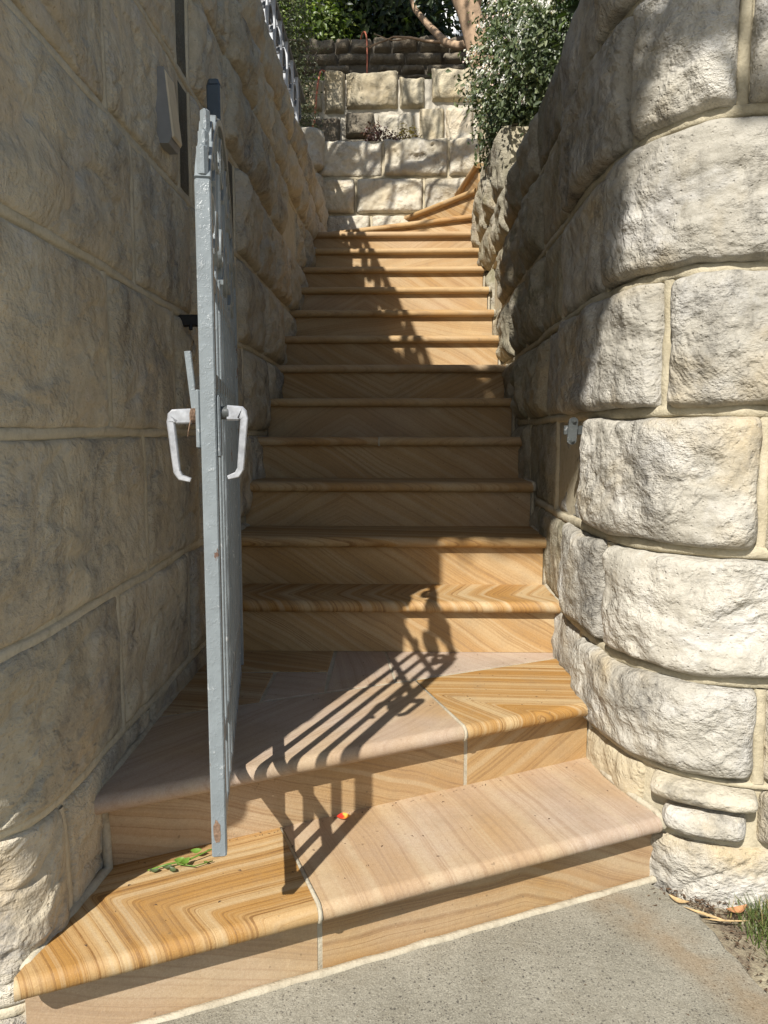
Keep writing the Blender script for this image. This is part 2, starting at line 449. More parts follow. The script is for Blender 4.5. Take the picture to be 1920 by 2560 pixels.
def wall_stone(W, s0, s1, z0, z1, parent, mat, seed, res=.008, gap=.012, bulge=.032, rough=1.0, edge=.03, style='rock', name='stone', top_free=False, rag=1.0, d0=-.012):
    w = s1-s0; h = z1-z0
    nu = int(min(150, max(6, w/res))); nv = int(min(110, max(5, h/res)))
    # denser rows near the edges
    U = np.linspace(0, 1, nu+1); V = np.linspace(0, 1, nv+1)
    ss, zz = np.meshgrid(U*w, V*h)
    base = np.stack([(s0+ss).ravel(), np.zeros(ss.size), (z0+zz).ravel()], -1)
    # ragged outline
    gx = gap + .008*rag*min(rough, 1)*noise_arr(base, 7/rag**.5, 4, seed+3) ; gx = gx.reshape(ss.shape)
    gx = np.clip(gx, .002, .05)
    S = s0 + gx + (w-2*gx)*(ss/w); Z = z0 + gx + (h-2*gx)*(zz/h)
    if top_free: Z = z0 + gx + (h - gx + .03*rough*noise_arr(base*[1, 1, 0], 5, 3, seed+9).reshape(ss.shape))*(zz/h)
    es = np.minimum(ss, w-ss); ez = np.minimum(zz, h-zz)
    k = .009
    e = -k*np.log(np.exp(-es/k)+np.exp(-ez/k)) ; e = np.clip(e, 0, None)
    prof = 1-np.exp(-e/edge); pr2 = 1-np.exp(-e/(edge*2.2+.01))
    P = base
    lo = noise_arr(P, 3.3, 2, seed).reshape(ss.shape)
    mi = noise_arr(P, 11, 4, seed+1).reshape(ss.shape)
    if style == 'rock':
        fa = facet_arr(P + np.stack([mi.ravel()*.03]*3, -1), 6.5, seed).reshape(ss.shape)
        fa = np.clip(fa, -1.2, 1.2)
        fb = np.clip(facet_arr(P*[1, 1, 1.5] + np.stack([mi.ravel()*.02]*3, -1), 17, seed+2).reshape(ss.shape), -1, 1)
        fc = np.clip(facet_arr(P*[1, 1, 1.3] + np.stack([mi.ravel()*.02]*3, -1), 42, seed+6).reshape(ss.shape), -1, 1) if res < .007 else 0
        pr3 = 1-np.exp(-e/.016)
        D = bulge*prof + pr3*rough*(-.003 + .008*lo + .010*mi + .024*fa) + prof*rough*(.011*fb + .0046*fc + .004*mi)
    elif style == 'worn':
        rd = ridge_arr(P, 5, seed).reshape(ss.shape)
        step = sstep((noise_arr(P, 4.2, 3, seed+5).reshape(ss.shape)-.05)/.06)
        fb = np.clip(facet_arr(P*[1, 1, .7] + np.stack([mi.ravel()*.03]*3, -1), 9, seed+2).reshape(ss.shape), -1, 1)
        D = bulge*prof + pr2*rough*(.006*fb + .009*lo + .007*mi - .010*np.clip(rd-.93, 0, 1)/.07 + .007*step)
    elif style == 'rugged':
        Pv = P*np.array([1, 1, .45])
        fa = facet_arr(Pv + np.stack([mi.ravel()*.05]*3, -1), 6, seed).reshape(ss.shape)
        fb = np.clip(facet_arr(P*[1, 1, .8] + np.stack([mi.ravel()*.02]*3, -1), 15, seed+2).reshape(ss.shape), -1, 1)
        D = bulge*prof + pr2*rough*(.026*lo + .026*mi + .026*np.clip(fa, -1.3, 1.3) + .010*fb)
    else:
        D = bulge*prof + prof*rough*(.0025*mi)
    if not top_free: D = np.where(e < 1e-6, d0, D)
    else:
        D = D + (zz/h > .999)*(-.05)
        D = np.where((es < 1e-6) | (zz < 1e-6), -.012, D)
    V3 = W.at(S.ravel(), Z.ravel(), D.ravel())
    nU = nu+1
    f = [(j*nU+i, j*nU+i+1, (j+1)*nU+i+1, (j+1)*nU+i) for j in range(nv) for i in range(nu)]
    return obj(name, V3, f, mat, parent, smooth=True)

def wall_backing(W, s0, s1, z0, z1, parent, mat, thick=.3, res=.06, seed=0, name='mortar_bed'):
    n = max(8, int((s1-s0)/res)); nz = max(4, int((z1-z0)/res))
    S = np.linspace(s0, s1, n+1); Z = np.linspace(z0, z1, nz+1)
    SS, ZZ = np.meshgrid(S, Z)
    front = W.at(SS.ravel(), ZZ.ravel(), np.zeros(SS.size))
    m = n+1
    f = [(j*m+i, j*m+i+1, (j+1)*m+i+1, (j+1)*m+i) for j in range(nz) for i in range(n)]
    bk = W.at(S, 0*S+z1, 0*S-thick); bb = W.at(S, 0*S+z0, 0*S-thick)
    nb = len(front); V = np.concatenate([front, bk, bb])
    for i in range(n):
        f.append((nz*m+i, nz*m+i+1, nb+i+1, nb+i))
        f.append((nb+i, nb+i+1, nb+m+i+1, nb+m+i))
    f.append((0, nz*m, nb, nb+m)); f.append((n, nz*m+n, nb+n, nb+m+n))
    return obj(name, V, f, mat, parent)

def bead(mb, W, pts, width, height, seed):
    """raised pointing: half-round strip along (s,z) polyline on the wall face"""
    pts = np.array(pts, float); m = len(pts)
    T = np.gradient(pts, axis=0); T /= np.linalg.norm(T, axis=1)[:, None]
    Nn = np.stack([-T[:, 1], T[:, 0]], -1)
    rows = []
    jit = noise_arr(np.stack([pts[:, 0], pts[:, 1], 0*pts[:, 0]], -1), 14, 3, seed)
    jit2 = noise_arr(np.stack([pts[:, 0], pts[:, 1], 0*pts[:, 0]], -1), 5, 2, seed+4)
    for a, hgt in ((-1.45, -.003), (-1.05, .55), (-.8, .95), (0, 1), (.8, .95), (1.05, .55), (1.45, -.003)):
        ww = width/2*(1+.22*jit)
        p = pts + Nn*(a*ww)[:, None] + Nn*(jit2*.004)[:, None]
        hh = height*hgt*(1+.25*jit) if hgt > 0 else 0*jit-.003
        rows.append(W.at(p[:, 0], p[:, 1], hh))
    V = np.stack(rows, 1).reshape(-1, 3)
    f = [(i*7+k, (i+1)*7+k, (i+1)*7+k+1, i*7+k+1) for i in range(m-1) for k in range(6)]
    mb.add(V, f)

def build_wall(name, W, courses, zlist, parent, mats, mortar, seed=0, bead_w=.016, bead_h=.014, styler=None, thick=.3, gap=.012, res=.008, bulge=.032, rough=1.0, style='rock', zb=None, skip=None, edge=.03, beads=True, mortar_mat2=None, tops=False):
    """courses: list of joint positions (s) per course, zlist the bed joints"""
    smin = min(c[0] for c in courses); smax = max(c[-1] for c in courses)
    wall_backing(W, smin, smax, zb if zb is not None else zlist[0], zlist[-1]-.01, parent, mortar, thick)
    mb = MB(); k = seed
    for ci, js in enumerate(courses):
        z0, z1 = zlist[ci], zlist[ci+1]
        for a, b in zip(js[:-1], js[1:]):
            k += 1
            kw = dict(mat=mats, res=res, gap=gap, bulge=bulge, rough=rough, style=style, edge=edge)
            if styler: kw.update(styler((a+b)/2, (z0+z1)/2, b-a) or {})
            if kw.get('none'): continue
            if tops and ci == len(courses)-1: kw['top_free'] = True
            wall_stone(W, a, b, z0, z1, parent, seed=k*3.17+1, **kw)
        if beads:
            for a in js[1:-1]:
                zz = np.arange(z0+.004, z1, .02); bead(mb, W, np.stack([a+0*zz+.004*np.sin(zz*9+a*7), zz], -1), bead_w, bead_h, a*9+ci)
    if beads:
        for z in zlist[1:-1]:
            S = np.arange(smin, smax, .02)
            bead(mb, W, np.stack([S, z+.005*np.sin(S*3.1+z*5)+.003*np.sin(S*11+z)], -1), bead_w*1.1, bead_h*1.05, z*7)
        o = mb.build('mortar_pointing', mortar_mat2 or mortar, parent, smooth=True)

# --- right wall: curves round from the staircase to face the footpath
WR = Wall([(1.6, 6.05), (.68, 6.05), (.60, 5.9), (.60, 4.5), (.59, 3.2), (.575, 2.6), (.57, 2.25), (.60, 2.0), (.66, 1.86), (.75, 1.79), (.87, 1.765), (1.0, 1.76), (1.6, 1.76), (2.4, 1.76)])
right = empty('stone_wall', (.9, 1.9, 0), label='sunlit pale sandstone wall curving round beside the right of the stairs', cat='wall')
SE = 6.6
def far_js(seed, upto, step=.42):
    r_ = random.Random(seed); s = .02; out = [s]
    while True:
        s += step*(.75+.6*r_.random())
        if s > upto-.22: break
        out.append(s)
    return out
zr = [-.12, .02, .235, .30, .555, .872, 1.213, 1.545, 1.885, 2.23, 2.52]
cr = [
    far_js(1, 4.7)+[4.72, 5.06],
    far_js(2, 4.7)+[4.70, 5.08],
    [4.70, 5.14],
    far_js(4, 4.3)+[4.25, 4.677, 5.346, 5.9, SE],
    far_js(5, 4.3)+[4.47, 4.895, 5.56, 6.1, SE],
    far_js(6, 4.2)+[4.22, 4.707, 5.322, 5.86, SE],
    far_js(7, 4.05)+[4.05, 4.379, 5.096, 5.62, 6.2, SE],
    far_js(8, 4.25)+[4.28, 4.816, 5.50, 6.0, SE],
    far_js(9, 3.9)+[3.85, 4.33, 4.955, 5.238, 5.7, 6.2, SE],
    far_js(10, 3.6)+[3.7, 4.2, 4.7, 5.1, 5.6, 6.1, SE]]
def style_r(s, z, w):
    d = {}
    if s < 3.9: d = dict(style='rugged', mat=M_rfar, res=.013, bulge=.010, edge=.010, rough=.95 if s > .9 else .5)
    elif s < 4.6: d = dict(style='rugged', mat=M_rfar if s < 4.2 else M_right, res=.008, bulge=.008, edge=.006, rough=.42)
    else: d = dict(res=.0048)
    if z < .1 and s > 4.6: d = dict(style='worn', bulge=.014, rough=1.0, res=.006, edge=.01)
    return d
wall_backing(WR, .02, SE, -.2, 2.50, right, M_mort_r, .28)
mbr = MB(); kk = 40
for ci, js in enumerate(cr):
    z0, z1 = zr[ci], zr[ci+1]
    if ci == 1: z1 = .30
    if ci == 2: continue
    for a, b in zip(js[:-1], js[1:]):
        if ci == 1 and a < 4.6: continue
        kk += 1
        kw = dict(mat=M_right, res=.006, gap=.011, bulge=.010, rough=.95, style='rock', edge=.0035, rag=1.6, d0=-.002)
        kw.update(style_r((a+b)/2, (z0+z1)/2, b-a))
        zlo = z0
        if ci == 1: kw = dict(mat=M_upper, res=.006, bulge=.018, rough=.7, style='worn', edge=.02, gap=.006)
        if ci == len(cr)-1: kw['top_free'] = True
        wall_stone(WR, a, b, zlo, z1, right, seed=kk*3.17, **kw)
    if ci not in (1,):
        for a in js[1:-1]:
            if a < 3.2: continue
            zz = np.arange(z0+.004, z1, .015); bead(mbr, WR, np.stack([a+0*zz+.004*np.sin(zz*9+a*7), zz], -1), .024, .012, a*9+ci)
for a, b in ((.02, .5), (.5, .95), (.95, 1.35), (1.35, 1.8), (1.8, 2.25), (2.25, 2.62)):
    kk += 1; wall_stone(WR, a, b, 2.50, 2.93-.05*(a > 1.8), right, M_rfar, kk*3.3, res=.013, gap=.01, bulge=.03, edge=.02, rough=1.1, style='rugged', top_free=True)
wall_backing(WR, .02, 2.6, 2.45, 2.86, right, M_mort_r, .25)
# the patch of small stones low on the curve
for (a, b, z0, z1, m_, sty) in ((5.10, 5.36, .228, .30, M_back, 'rock'), (5.13, 5.33, .150, .232, M_right, 'rock'), (5.06, 5.62, -.08, .138, M_right, 'worn'), (5.35, 5.60, .14, .295, M_right, 'rock'), (5.62, 6.1, .02, .295, M_right, 'rock'), (6.1, SE, .02, .295, M_right, 'rock')):
    kk += 1; wall_stone(WR, a, b, z0, z1, right, m_, kk*2.3, res=.005, gap=.004, bulge=.022 if z1-z0 < .1 else .012, rough=1.0, edge=.010, style=sty, rag=2.6 if z1-z0 < .1 else 1.5)
for z in (.555, .872, 1.213, 1.545, 1.885, 2.23):
    S = np.arange(.02, SE, .015)
    bead(mbr, WR, np.stack([S, z+.005*np.sin(S*3.1+z*5)+.003*np.sin(S*11+z)], -1), .026, .013, z*7)
S = np.arange(4.68, SE, .015); bead(mbr, WR, np.stack([S, .30+.006*np.sin(S*9)], -1), .014, .012, 3)
mbr.build('mortar_pointing', M_mort_r, right, smooth=True)

# --- left wall
def shear_left(V):
    w = sstep((1.72-V[:, 1])/.5) * sstep((V[:, 2]-.28)/.97)
    V = V.copy(); V[:, 1] -= .42*w + .12*sstep((1.62-V[:, 1])/.5)*sstep((V[:, 2]-2.5)/.15)
    return V
WL = Wall([(-2.6, 1.18), (-1.3, 1.18), (-.92, 1.235), (-.76, 1.25), (-.685, 1.29), (-.672, 1.42), (-.680, 1.70), (-.685, 4), (-.69, 6.75)], 3, shear_left)
left = empty('stone_wall', (-.9, 1.2, 0), label='tall shaded brown sandstone wall on the left behind the open gate', cat='wall')
zl = [-.12, .08, .44, .79, 1.16, 1.53, 1.89, 2.25, 2.58, 2.87, 3.13]
def ys(*a): return [WL.s_at_y(v) for v in a]
R1 = (2.33, 2.47); R2 = (2.97, 3.11)
def rest(seed, y0, to=6.72, step=.5):
    r_ = random.Random(seed); y = y0; out = []
    while True:
        y += step*(.7+.6*r_.random())
        if y > to-.2: break
        out.append(y)
    return out+[to]
cl = [
    [.02, .8, 1.3]+ys(1.25, 1.75, 2.3)+ys(*rest(1, 2.4)),
    [.02, .7, 1.2]+ys(1.40, 1.9)+ys(*rest(2, 2.0)),
    [.02, .9, 1.4]+ys(1.72, 2.3)+ys(*rest(3, 2.4)),
    [.02, .7, 1.2]+ys(1.356, 1.933, 2.45)+ys(*rest(4, 2.5)),
    [.02, .9, 1.4]+ys(1.713, 2.22, 2.7, 3.2)+ys(*rest(5, 3.2)),
    [.02, .7, 1.2]+ys(1.372, 1.909, 2.42, 2.97, 3.11)+ys(*rest(6, 3.1)),
    [.02, .9, 1.4]+ys(1.756, *R1, 2.97, 3.11)+ys(*rest(7, 3.1)),
    [.02, .8, 1.3]+ys(1.5, 2.0, *R1, 2.9)+ys(*rest(8, 2.9)),
    [.02, .9, 1.4]+ys(1.8, 2.4, 3.0)+ys(*rest(9, 3.0)),
    [.02, .7, 1.2]+ys(1.5, 2.1, 2.7)+ys(*rest(10, 2.7))]
sR1 = WL.s_at_y(2.40); sR2 = WL.s_at_y(3.04); sY = {v: WL.s_at_y(v) for v in (2.3, 2.9, 3.5)}
def style_l(s, z, w):
    if w < .17 and (abs(s-sR1) < .03 or abs(s-sR2) < .03):
        return dict(style='flat', mat=M_recess, bulge=.003, rough=.6, res=.02, gap=.006)
    if s < sY[2.3]: return dict(style='worn', res=.0065, bulge=.008, rough=.78, edge=.006)
    if s < sY[2.9]: return dict(style='worn', res=.010, bulge=.012, rough=1.9, edge=.009)
    return dict(style='rugged', res=.015, bulge=.014, edge=.010, rough=.6 + (.3 if z > 2 else 0))
build_wall('stone_wall', WL, cl, zl, left, M_left, M_mort_l, seed=200, bead_w=.018, bead_h=.006, styler=style_l, thick=.3, zb=-.2, gap=.007, tops=True)

# ---------------------------------------------------------------- staircase
r = .19026; G = .29; D0 = 1.6798; XL = -.6765; XR = .5603
stairs = empty('stone_staircase', (0, 1.4, 0), label='honey coloured banded sandstone staircase climbing between the two stone walls', cat='staircase')
def band(o, a, b=(0, 0, 0), c=(0, 0, 0), k=0, con=1.0, pink=0.0):
    a = Vector(a); 
    if a.length > 0: a.normalize()
    b = Vector(b)
    if b.length > 0: b.normalize()
    o['band_a'] = [float(x) for x in a]; o['band_b'] = [float(x) for x in b]; o['band_c'] = [float(x) for x in c]
    o['band_k'] = [float(k), float(con), float(pink)]; o['band_seed'] = rnd.random()
    return o
def slab(A, B, Cc, D, z, th=.042, name='tread', n=28, seed=0):
    A, B, Cc, D = [Vector(p) for p in (A, B, Cc, D)]
    t = (B-A).normalized(); inn = Vector((-t.y, t.x))
    R = th/2
    prof = [(.03, -th)] + [(R-R*math.cos(x), -R+R*math.sin(x)) for x in [math.radians(q) for q in (-90, -65, -40, -15, 10, 35, 60, 78, 90)]]
    v = []; f = []
    for i in range(n+1):
        u = i/n
        Pf = A.lerp(B, u); Pb = D.lerp(Cc, u)
        wob = .0012*noise.noise(Vector((Pf.x*6, Pf.y*6, z*9+seed)))
        q = (Pb-Pf); 
        for (d, dz) in prof:
            s_ = q/max(q.dot(inn), 1e-4) if q.dot(inn) > .02 else inn
            p = Pf + inn*d if d < .035 else Pf + s_*d
            if i in (0, n): # small arris at the ends
                p = p + t*(0.0015 if i == 0 else -.0015)
            v.append((p.x-inn.x*wob, p.y-inn.y*wob, z+dz-(0.0012 if i in (0, n) else 0)))
        v.append((Pb.x, Pb.y, z)); v.append((Pb.x, Pb.y, z-th)); 
    m = len(prof)+2
    for i in range(n):
        for k in range(m):
            j = (k+1) % m
            f.append((i*m+k, (i+1)*m+k, (i+1)*m+j, i*m+j))
    f.append(tuple(range(m))); f.append(tuple(n*m+k for k in range(m-1, -1, -1)))
    o = obj(name, v, f, M_band, stairs); return auto_smooth(o, 35)
def tile(pts, z, th=.03, name='paving_slab', ch=.0015):
    c = Vector((sum(p[0] for p in pts)/len(pts), sum(p[1] for p in pts)/len(pts)))
    P = [Vector(p) for p in pts]; m = len(P)
    inn = [p+(c-p).normalized()*ch*1.6 for p in P]
    v = [(p.x, p.y, z-th) for p in P]+[(p.x, p.y, z-ch) for p in P]+[(p.x, p.y, z) for p in inn]
    f = [tuple(range(m-1, -1, -1)), tuple(range(2*m, 3*m))]
    for k in (0, 1):
        for i in range(m): j = (i+1) % m; f.append((k*m+i, k*m+j, k*m+m+j, k*m+m+i))
    return obj(name, v, f, M_band, stairs)
def riser(A, B, z0, z1, name='riser', th=.02):
    A, B = Vector(A), Vector(B); t = (B-A).normalized(); inn = Vector((-t.y, t.x)); ch = .001
    mb = MB(); v = []
    for p, e in ((A, 1), (B, -1)):
        for d in (0, th):
            for zz in (z0, z1):
                q = p+inn*d; v.append((q.x, q.y, zz))
    f = [(0, 4, 5, 1), (2, 3, 7, 6), (0, 1, 3, 2), (4, 6, 7, 5), (1, 5, 7, 3), (0, 2, 6, 4)]
    return obj(name, v, f, M_band, stairs)

core = MB()
def prism(mb, pts, z0, z1):
    m = len(pts); v = [(x, y, z0) for x, y in pts]+[(x, y, z1) for x, y in pts]
    f = [tuple(range(m-1, -1, -1)), tuple(range(m, 2*m))]+[(i, (i+1) % m, m+(i+1) % m, m+i) for i in range(m)]
    mb.add(v, f)
# step 1 (winder)
e1 = Vector((.68+.66, 1.80-1.205)).normalized(); i1 = Vector((-e1.y, e1.x))
A1, B1, C1, Dd1 = (-.685, 1.195), (.665, 1.792), (.575, 2.16), (-.66, 1.575)
J1, J2 = Vector((-.163, 1.424)), Vector((-.300, 1.745))
def off(p, d, e): return (p[0]+e.x*d, p[1]+e.y*d)
o = slab(A1, off(J1, -.004, e1), off(J2, -.004, e1), Dd1, r)
band(o, (.985, -.17, -.25), (.17, .985, .3), (-.3, 1.39, r), -1.35, 1.0, 0.02)
o = slab(off(J1, .004, e1), B1, C1, off(J2, .004, e1), r)
band(o, (.93, .38, .35), (0, 0, 0), (.1, 1.6, r), 0, .48, .7)
rl1 = [(-.70, 1.262), (-.173, 1.49), (.69, 1.865)]
er1 = Vector((.69+.70, 1.865-1.262)).normalized()
o = riser(rl1[0], off(rl1[1], -.006, er1), -.02, r-.041); band(o, (.35, .16, 1), con=.4, pink=.4)
o = riser(off(rl1[1], .006, er1), off(rl1[2], -.02, er1), -.02, r-.041); band(o, (.22, .1, 1), (1, 0, 0), (.3, 1.7, .0), .22, .65, .3)
ir1 = Vector((-er1.y, er1.x))
prism(core, [off(rl1[0], .012, ir1), off((.71, 1.872), .012, ir1), (.71, 2.4), (-.74, 2.4), (-.74, 1.27)], -.1, r-.036)
# step 2 (winder)
A2, B2 = (-.665, 1.488), (.548, 2.088)
e2 = Vector((B2[0]-A2[0], B2[1]-A2[1])).normalized(); i2 = Vector((-e2.y, e2.x))
Jf, Jb = Vector((.176, 1.904)), Vector((.048, 2.278))
o = slab(A2, off(Jf, -.004, e2), off(Jb, -.004, e2), (-.665, 1.955), 2*r)
band(o, (.80, -.60, .3), (0, 0, 0), (-.3, 1.8, 0), 0, .45, .9)
o = slab(off(Jf, .004, e2), B2, (.568, 2.53), off(Jb, .004, e2), 2*r)
band(o, (.95, -.45, -.3), (.45, .9, 0), (.3, 2.06, 0), -2.1, 1.0, 0.0)
rl2 = [(-.68, 1.545), (.180, 1.963), (.57, 2.155)]
er2 = Vector((.57+.68, 2.155-1.545)).normalized(); ir2 = Vector((-er2.y, er2.x))
o = riser(off(rl2[0], .02, er2), off(rl2[1], -.006, er2), r, 2*r-.041); band(o, (.33, .15, 1), (1, .4, 0), (-.5, 1.7, .3), .05, .65, .3)
o = riser(off(rl2[1], .006, er2), off(rl2[2], -.012, er2), r, 2*r-.041); band(o, (-.5, -.2, 1), con=.6, pink=.1)
prism(core, [off(rl2[0], .012, ir2), off(rl2[2], .012, ir2), (.6, 2.9), (-.72, 2.9), (-.72, 1.56)], r-.05, 2*r-.036)
prism(core, [(-.70, 1.93), (.60, 2.53), (.60, 2.9), (-.70, 2.9)], r, 2*r-.004)
RY3 = D0+3*G+.038
for pts, bd in (([(-.67, 1.97), (-.415, 2.085), (-.418, 2.348), (-.67, 2.345)], dict(a=(.2, 1, 0), con=.8, pink=.3)),
                ([(-.404, 2.092), (-.233, 2.170), (-.240, 2.352), (-.406, 2.348)], dict(a=(.25, 1, 0), con=.5, pink=.9)),
                ([(-.67, 2.358), (-.241, 2.365), (-.241, 2.60), (-.67, 2.60)], dict(a=(.4, 1, 0), con=.8, pink=.1)),
                ([(-.223, 2.175), (-.02, 2.268), (-.06, 2.60), (-.228, 2.60)], dict(a=(1, .2, 0), con=.5, pink=1.0)),
                ([(-.012, 2.272), (.566, 2.545), (.568, 2.60), (-.052, 2.60)], dict(a=(.6, .6, 0), con=.35, pink=.95))):
    band(tile(pts, 2*r-.001), **bd)
NW = {}
for n_ in range(3, 15):
    ny = D0+n_*G - (.02 if n_ == 4 else 0); ry = ny+.038
    NW[n_] = (ny, ry)
for n_ in range(3, 15):
    ny, ry = NW[n_]
    nxt = NW[n_+1][1] if n_ < 14 else 6.05
    jl = rnd.uniform(-.004, .004); z = n_*r
    xl = XL + (.0 if n_ != 3 else .0)
    if n_ == 14: o = slab((xl, ny), (XR, ny), (XR, 6.05), (xl, 6.62), z)
    elif n_ == 6:
        o = slab((xl, ny), (-.105, ny), (-.105, nxt), (xl, nxt), z); band(o, (.2, 1, .3), con=.7, pink=.2)
        o = slab((-.1, ny), (XR, ny), (XR, nxt), (-.1, nxt), z)
    else: o = slab((xl, ny), (XR, ny), (XR, nxt), (xl, nxt), z)
    if n_ == 3: band(o, (.9, .1, -.2), (0, .9, 1), (.1, ny+.12, z), -.8, .9, .05)
    elif n_ == 4: band(o, (.12, .8, .4), con=.9, pink=0)
    else: band(o, (rnd.uniform(-.45, .45), 1, rnd.uniform(.2, .8)), con=rnd.uniform(.3, .65), pink=rnd.uniform(0, .25))
    o = riser((xl+.006, ry), (XR-.008, ry), z-r, z-.041)
    if n_ in (3, 4): band(o, (.62, 0, 1), con=.6, pink=.08)
    elif n_ % 3 == 0: band(o, (.6, 0, 1), (1, 0, 0), (rnd.uniform(-.2, .2), 0, z), 0.0, .5, .15)
    else: band(o, (0, 0, 1), (1, 0, 0), (rnd.uniform(-.3, .2), 0, z), rnd.choice((-.5, .5, .6, .15, -.25)), rnd.uniform(.3, .6), rnd.uniform(.05, .3))
    prism(core, [(xl-.03, ry+.012), (XR+.03, ry+.012), (XR+.03, nxt+.1 if n_ < 14 else 6.8), (xl-.03, nxt+.1 if n_ < 14 else 6.8)], z-r-.05, z-.036)
# upper winders turning right
PV = Vector((.56, 5.965))
def wind(z, fl, bl, br, ang_in):
    A = Vector(fl); t = (PV-A).normalized(); inn = Vector((-t.y, t.x))
    o = slab(tuple(A), tuple(PV), br, bl, z)
    band(o, (inn.x+.2, inn.y, .3), con=.8, pink=.1)
    ra = A+inn*.038; rb = PV+inn*.038
    q = riser(tuple(ra), tuple(rb-t*.03), z-r, z-.041); band(q, (t.x*.55, t.y*.55, 1), con=.8, pink=.15)
    prism(core, [tuple(ra+inn*.012), tuple(rb+inn*.012+t*.02), br, (br[0], 6.85), bl], z-r-.05, z-.036)
wind(15*r, (-.68, 6.49), (-.68, 6.74), (.62, 6.74), 0)
wind(16*r, (-.01, 6.745), (.30, 6.745), (.64, 6.60), 0)
wind(17*r, (.452, 6.74), (.95, 6.74), (1.0, 6.2), 0)
tl = tile([(.60, 6.06), (1.6, 6.1), (1.6, 6.72), (.60, 6.72)], 17*r+.001, .05); band(tl, (1, .3, 0), con=.5, pink=.2)
core.build('mortar_core', M_mort_s, stairs)
# pale mortar fillets where the slabs meet the two walls and the footpath
fil = MB()
def fillet(pts, w, h, seed=0):
    out = []
    for a, b in zip(pts[:-1], pts[1:]):
        a, b = Vector(a), Vector(b); m = max(2, int((b-a).length/.025))
        out += [a.lerp(b, i/m) for i in range(m)]
    out.append(Vector(pts[-1]))
    rr = [w*.62*(1+.28*noise.noise(p*22+Vector((seed, 0, 0)))) for p in out]
    out = [p+Vector((noise.noise(p*15), noise.noise(p*15+Vector((9, 0, 0))), 0))*.004 for p in out]
    fil.tube(out, rr, 6)
for side, x in ((-1, XL), (1, XR)):
    xx = x+side*.004
    for n_ in range(3, 15):
        ny, ry = NW[n_]; z = n_*r; nxt = NW[n_+1][1] if n_ < 14 else 6.0
        fillet([(xx, ry, z-r), (xx, ry, z-.042)], .013, .01, n_)
        fillet([(xx, ny+.012, z-.035), (xx, ny+.01, z-.008), (xx, ny+.03, z-.004), (xx, nxt, z-.002)], .014, .01, n_+5)
fillet([(-.69, 1.25, r-.012), (-.672, 1.40, r-.002), (-.655, 1.55, r), (-.66, 1.56, r*1.5), (-.665, 1.55, 2*r-.04)], .020, .01, 3)
fillet([(-.675, 1.52, 2*r-.03), (-.672, 1.53, 2*r-.006), (-.668, 1.75, 2*r), (-.672, 1.95, 2*r), (-.68, 2.2, 2*r), (-.68, 2.59, 2*r)], .017, .01, 4)
fillet([(.69, 1.86, 0), (.685, 1.85, r-.05), (.672, 1.81, r-.025), (.66, 1.83, r), (.615, 1.93, r+.004), (.585, 2.03, r+.004), (.572, 2.14, r), (.572, 2.16, 2*r-.05), (.556, 2.11, 2*r-.02), (.56, 2.2, 2*r), (.575, 2.35, 2*r), (.572, 2.58, 2*r)], .014, .01, 6)
fillet([(-.75, 1.225, -.004), (-.173, 1.478, -.002), (.3, 1.682, -.002), (.70, 1.855, -.002)], .017, .01, 8)
# the rounded mortar end against the left wall
def jointfill(a, b, z, w=.012, th=.04, mb=None):
    a, b = Vector(a), Vector(b); t = (b-a).normalized(); q = Vector((-t.y, t.x))*w/2; own = mb is None; mb = mb or MB()
    prism(mb, [tuple(a-q), tuple(b-q), tuple(b+q), tuple(a+q)], z-th, z-.0012)
    if own: mb.build('mortar_joint', M_mort_s, stairs)
for p_, ii, z0, q2 in ((J1, i1, r, J2), (Jf, i2, 2*r, Jb)):   # joint carried round the nosing
    mb = MB(); mb.tube([(p_.x+ii.x*(.021-.0195*math.cos(math.radians(q))), p_.y+ii.y*(.021-.0195*math.cos(math.radians(q))), z0-.021+.0195*math.sin(math.radians(q))) for q in range(-90, 91, 15)]+[(q2.x, q2.y, z0-.006)], .0052, 6)
    mb.build('mortar_joint', M_mort_s, stairs, smooth=True)
jointfill((-.1025, NW[6][0]+.004), (-.1025, NW[7][1]), 6*r-.0005, .007)
for p_, ii, z0, z1 in ((rl1[1], ir1, -.02, r-.03), (rl2[1], ir2, r, 2*r-.03)):
    a_ = Vector(p_)+ii*.0015; b_ = a_+ii*.02; q_ = Vector((-ii.y, ii.x))*.007
    mb = MB(); prism(mb, [tuple(a_+q_), tuple(a_-q_), tuple(b_-q_), tuple(b_+q_)], z0, z1); mb.build('mortar_joint', M_mort_s, stairs)
tag(fil.build('mortar_fillet', M_mort_s, stairs, smooth=True), kind='stuff')

# ---------------------------------------------------------------- ground
def grid_sheet(name, x0, x1, y0, y1, nx, ny, zf, mat, keep=None):
    X = np.linspace(x0, x1, nx+1); Y = np.linspace(y0, y1, ny+1)
    v = [(x, y, zf(x, y)) for y in Y for x in X]; m = nx+1
    f = [(j*m+i, j*m+i+1, (j+1)*m+i+1, (j+1)*m+i) for j in range(ny) for i in range(nx) if keep is None or keep((X[i]+X[i+1])/2, (Y[j]+Y[j+1])/2)]
    return obj(name, v, f, mat, smooth=True)
def edge_x(y):
    return float(np.interp(y, [-4, .9, 1.2, 1.46, 1.56, 1.71, 1.81, 1.95], [.80, .80, .785, .766, .744, .73, .66, .60]))
g = obj('ground', [(-150, -150, -.06), (150, -150, -.06), (150, 1.1, -.06), (-150, 1.1, -.06)], [(0, 1, 2, 3)], M_dirt); tag(g, kind='structure')
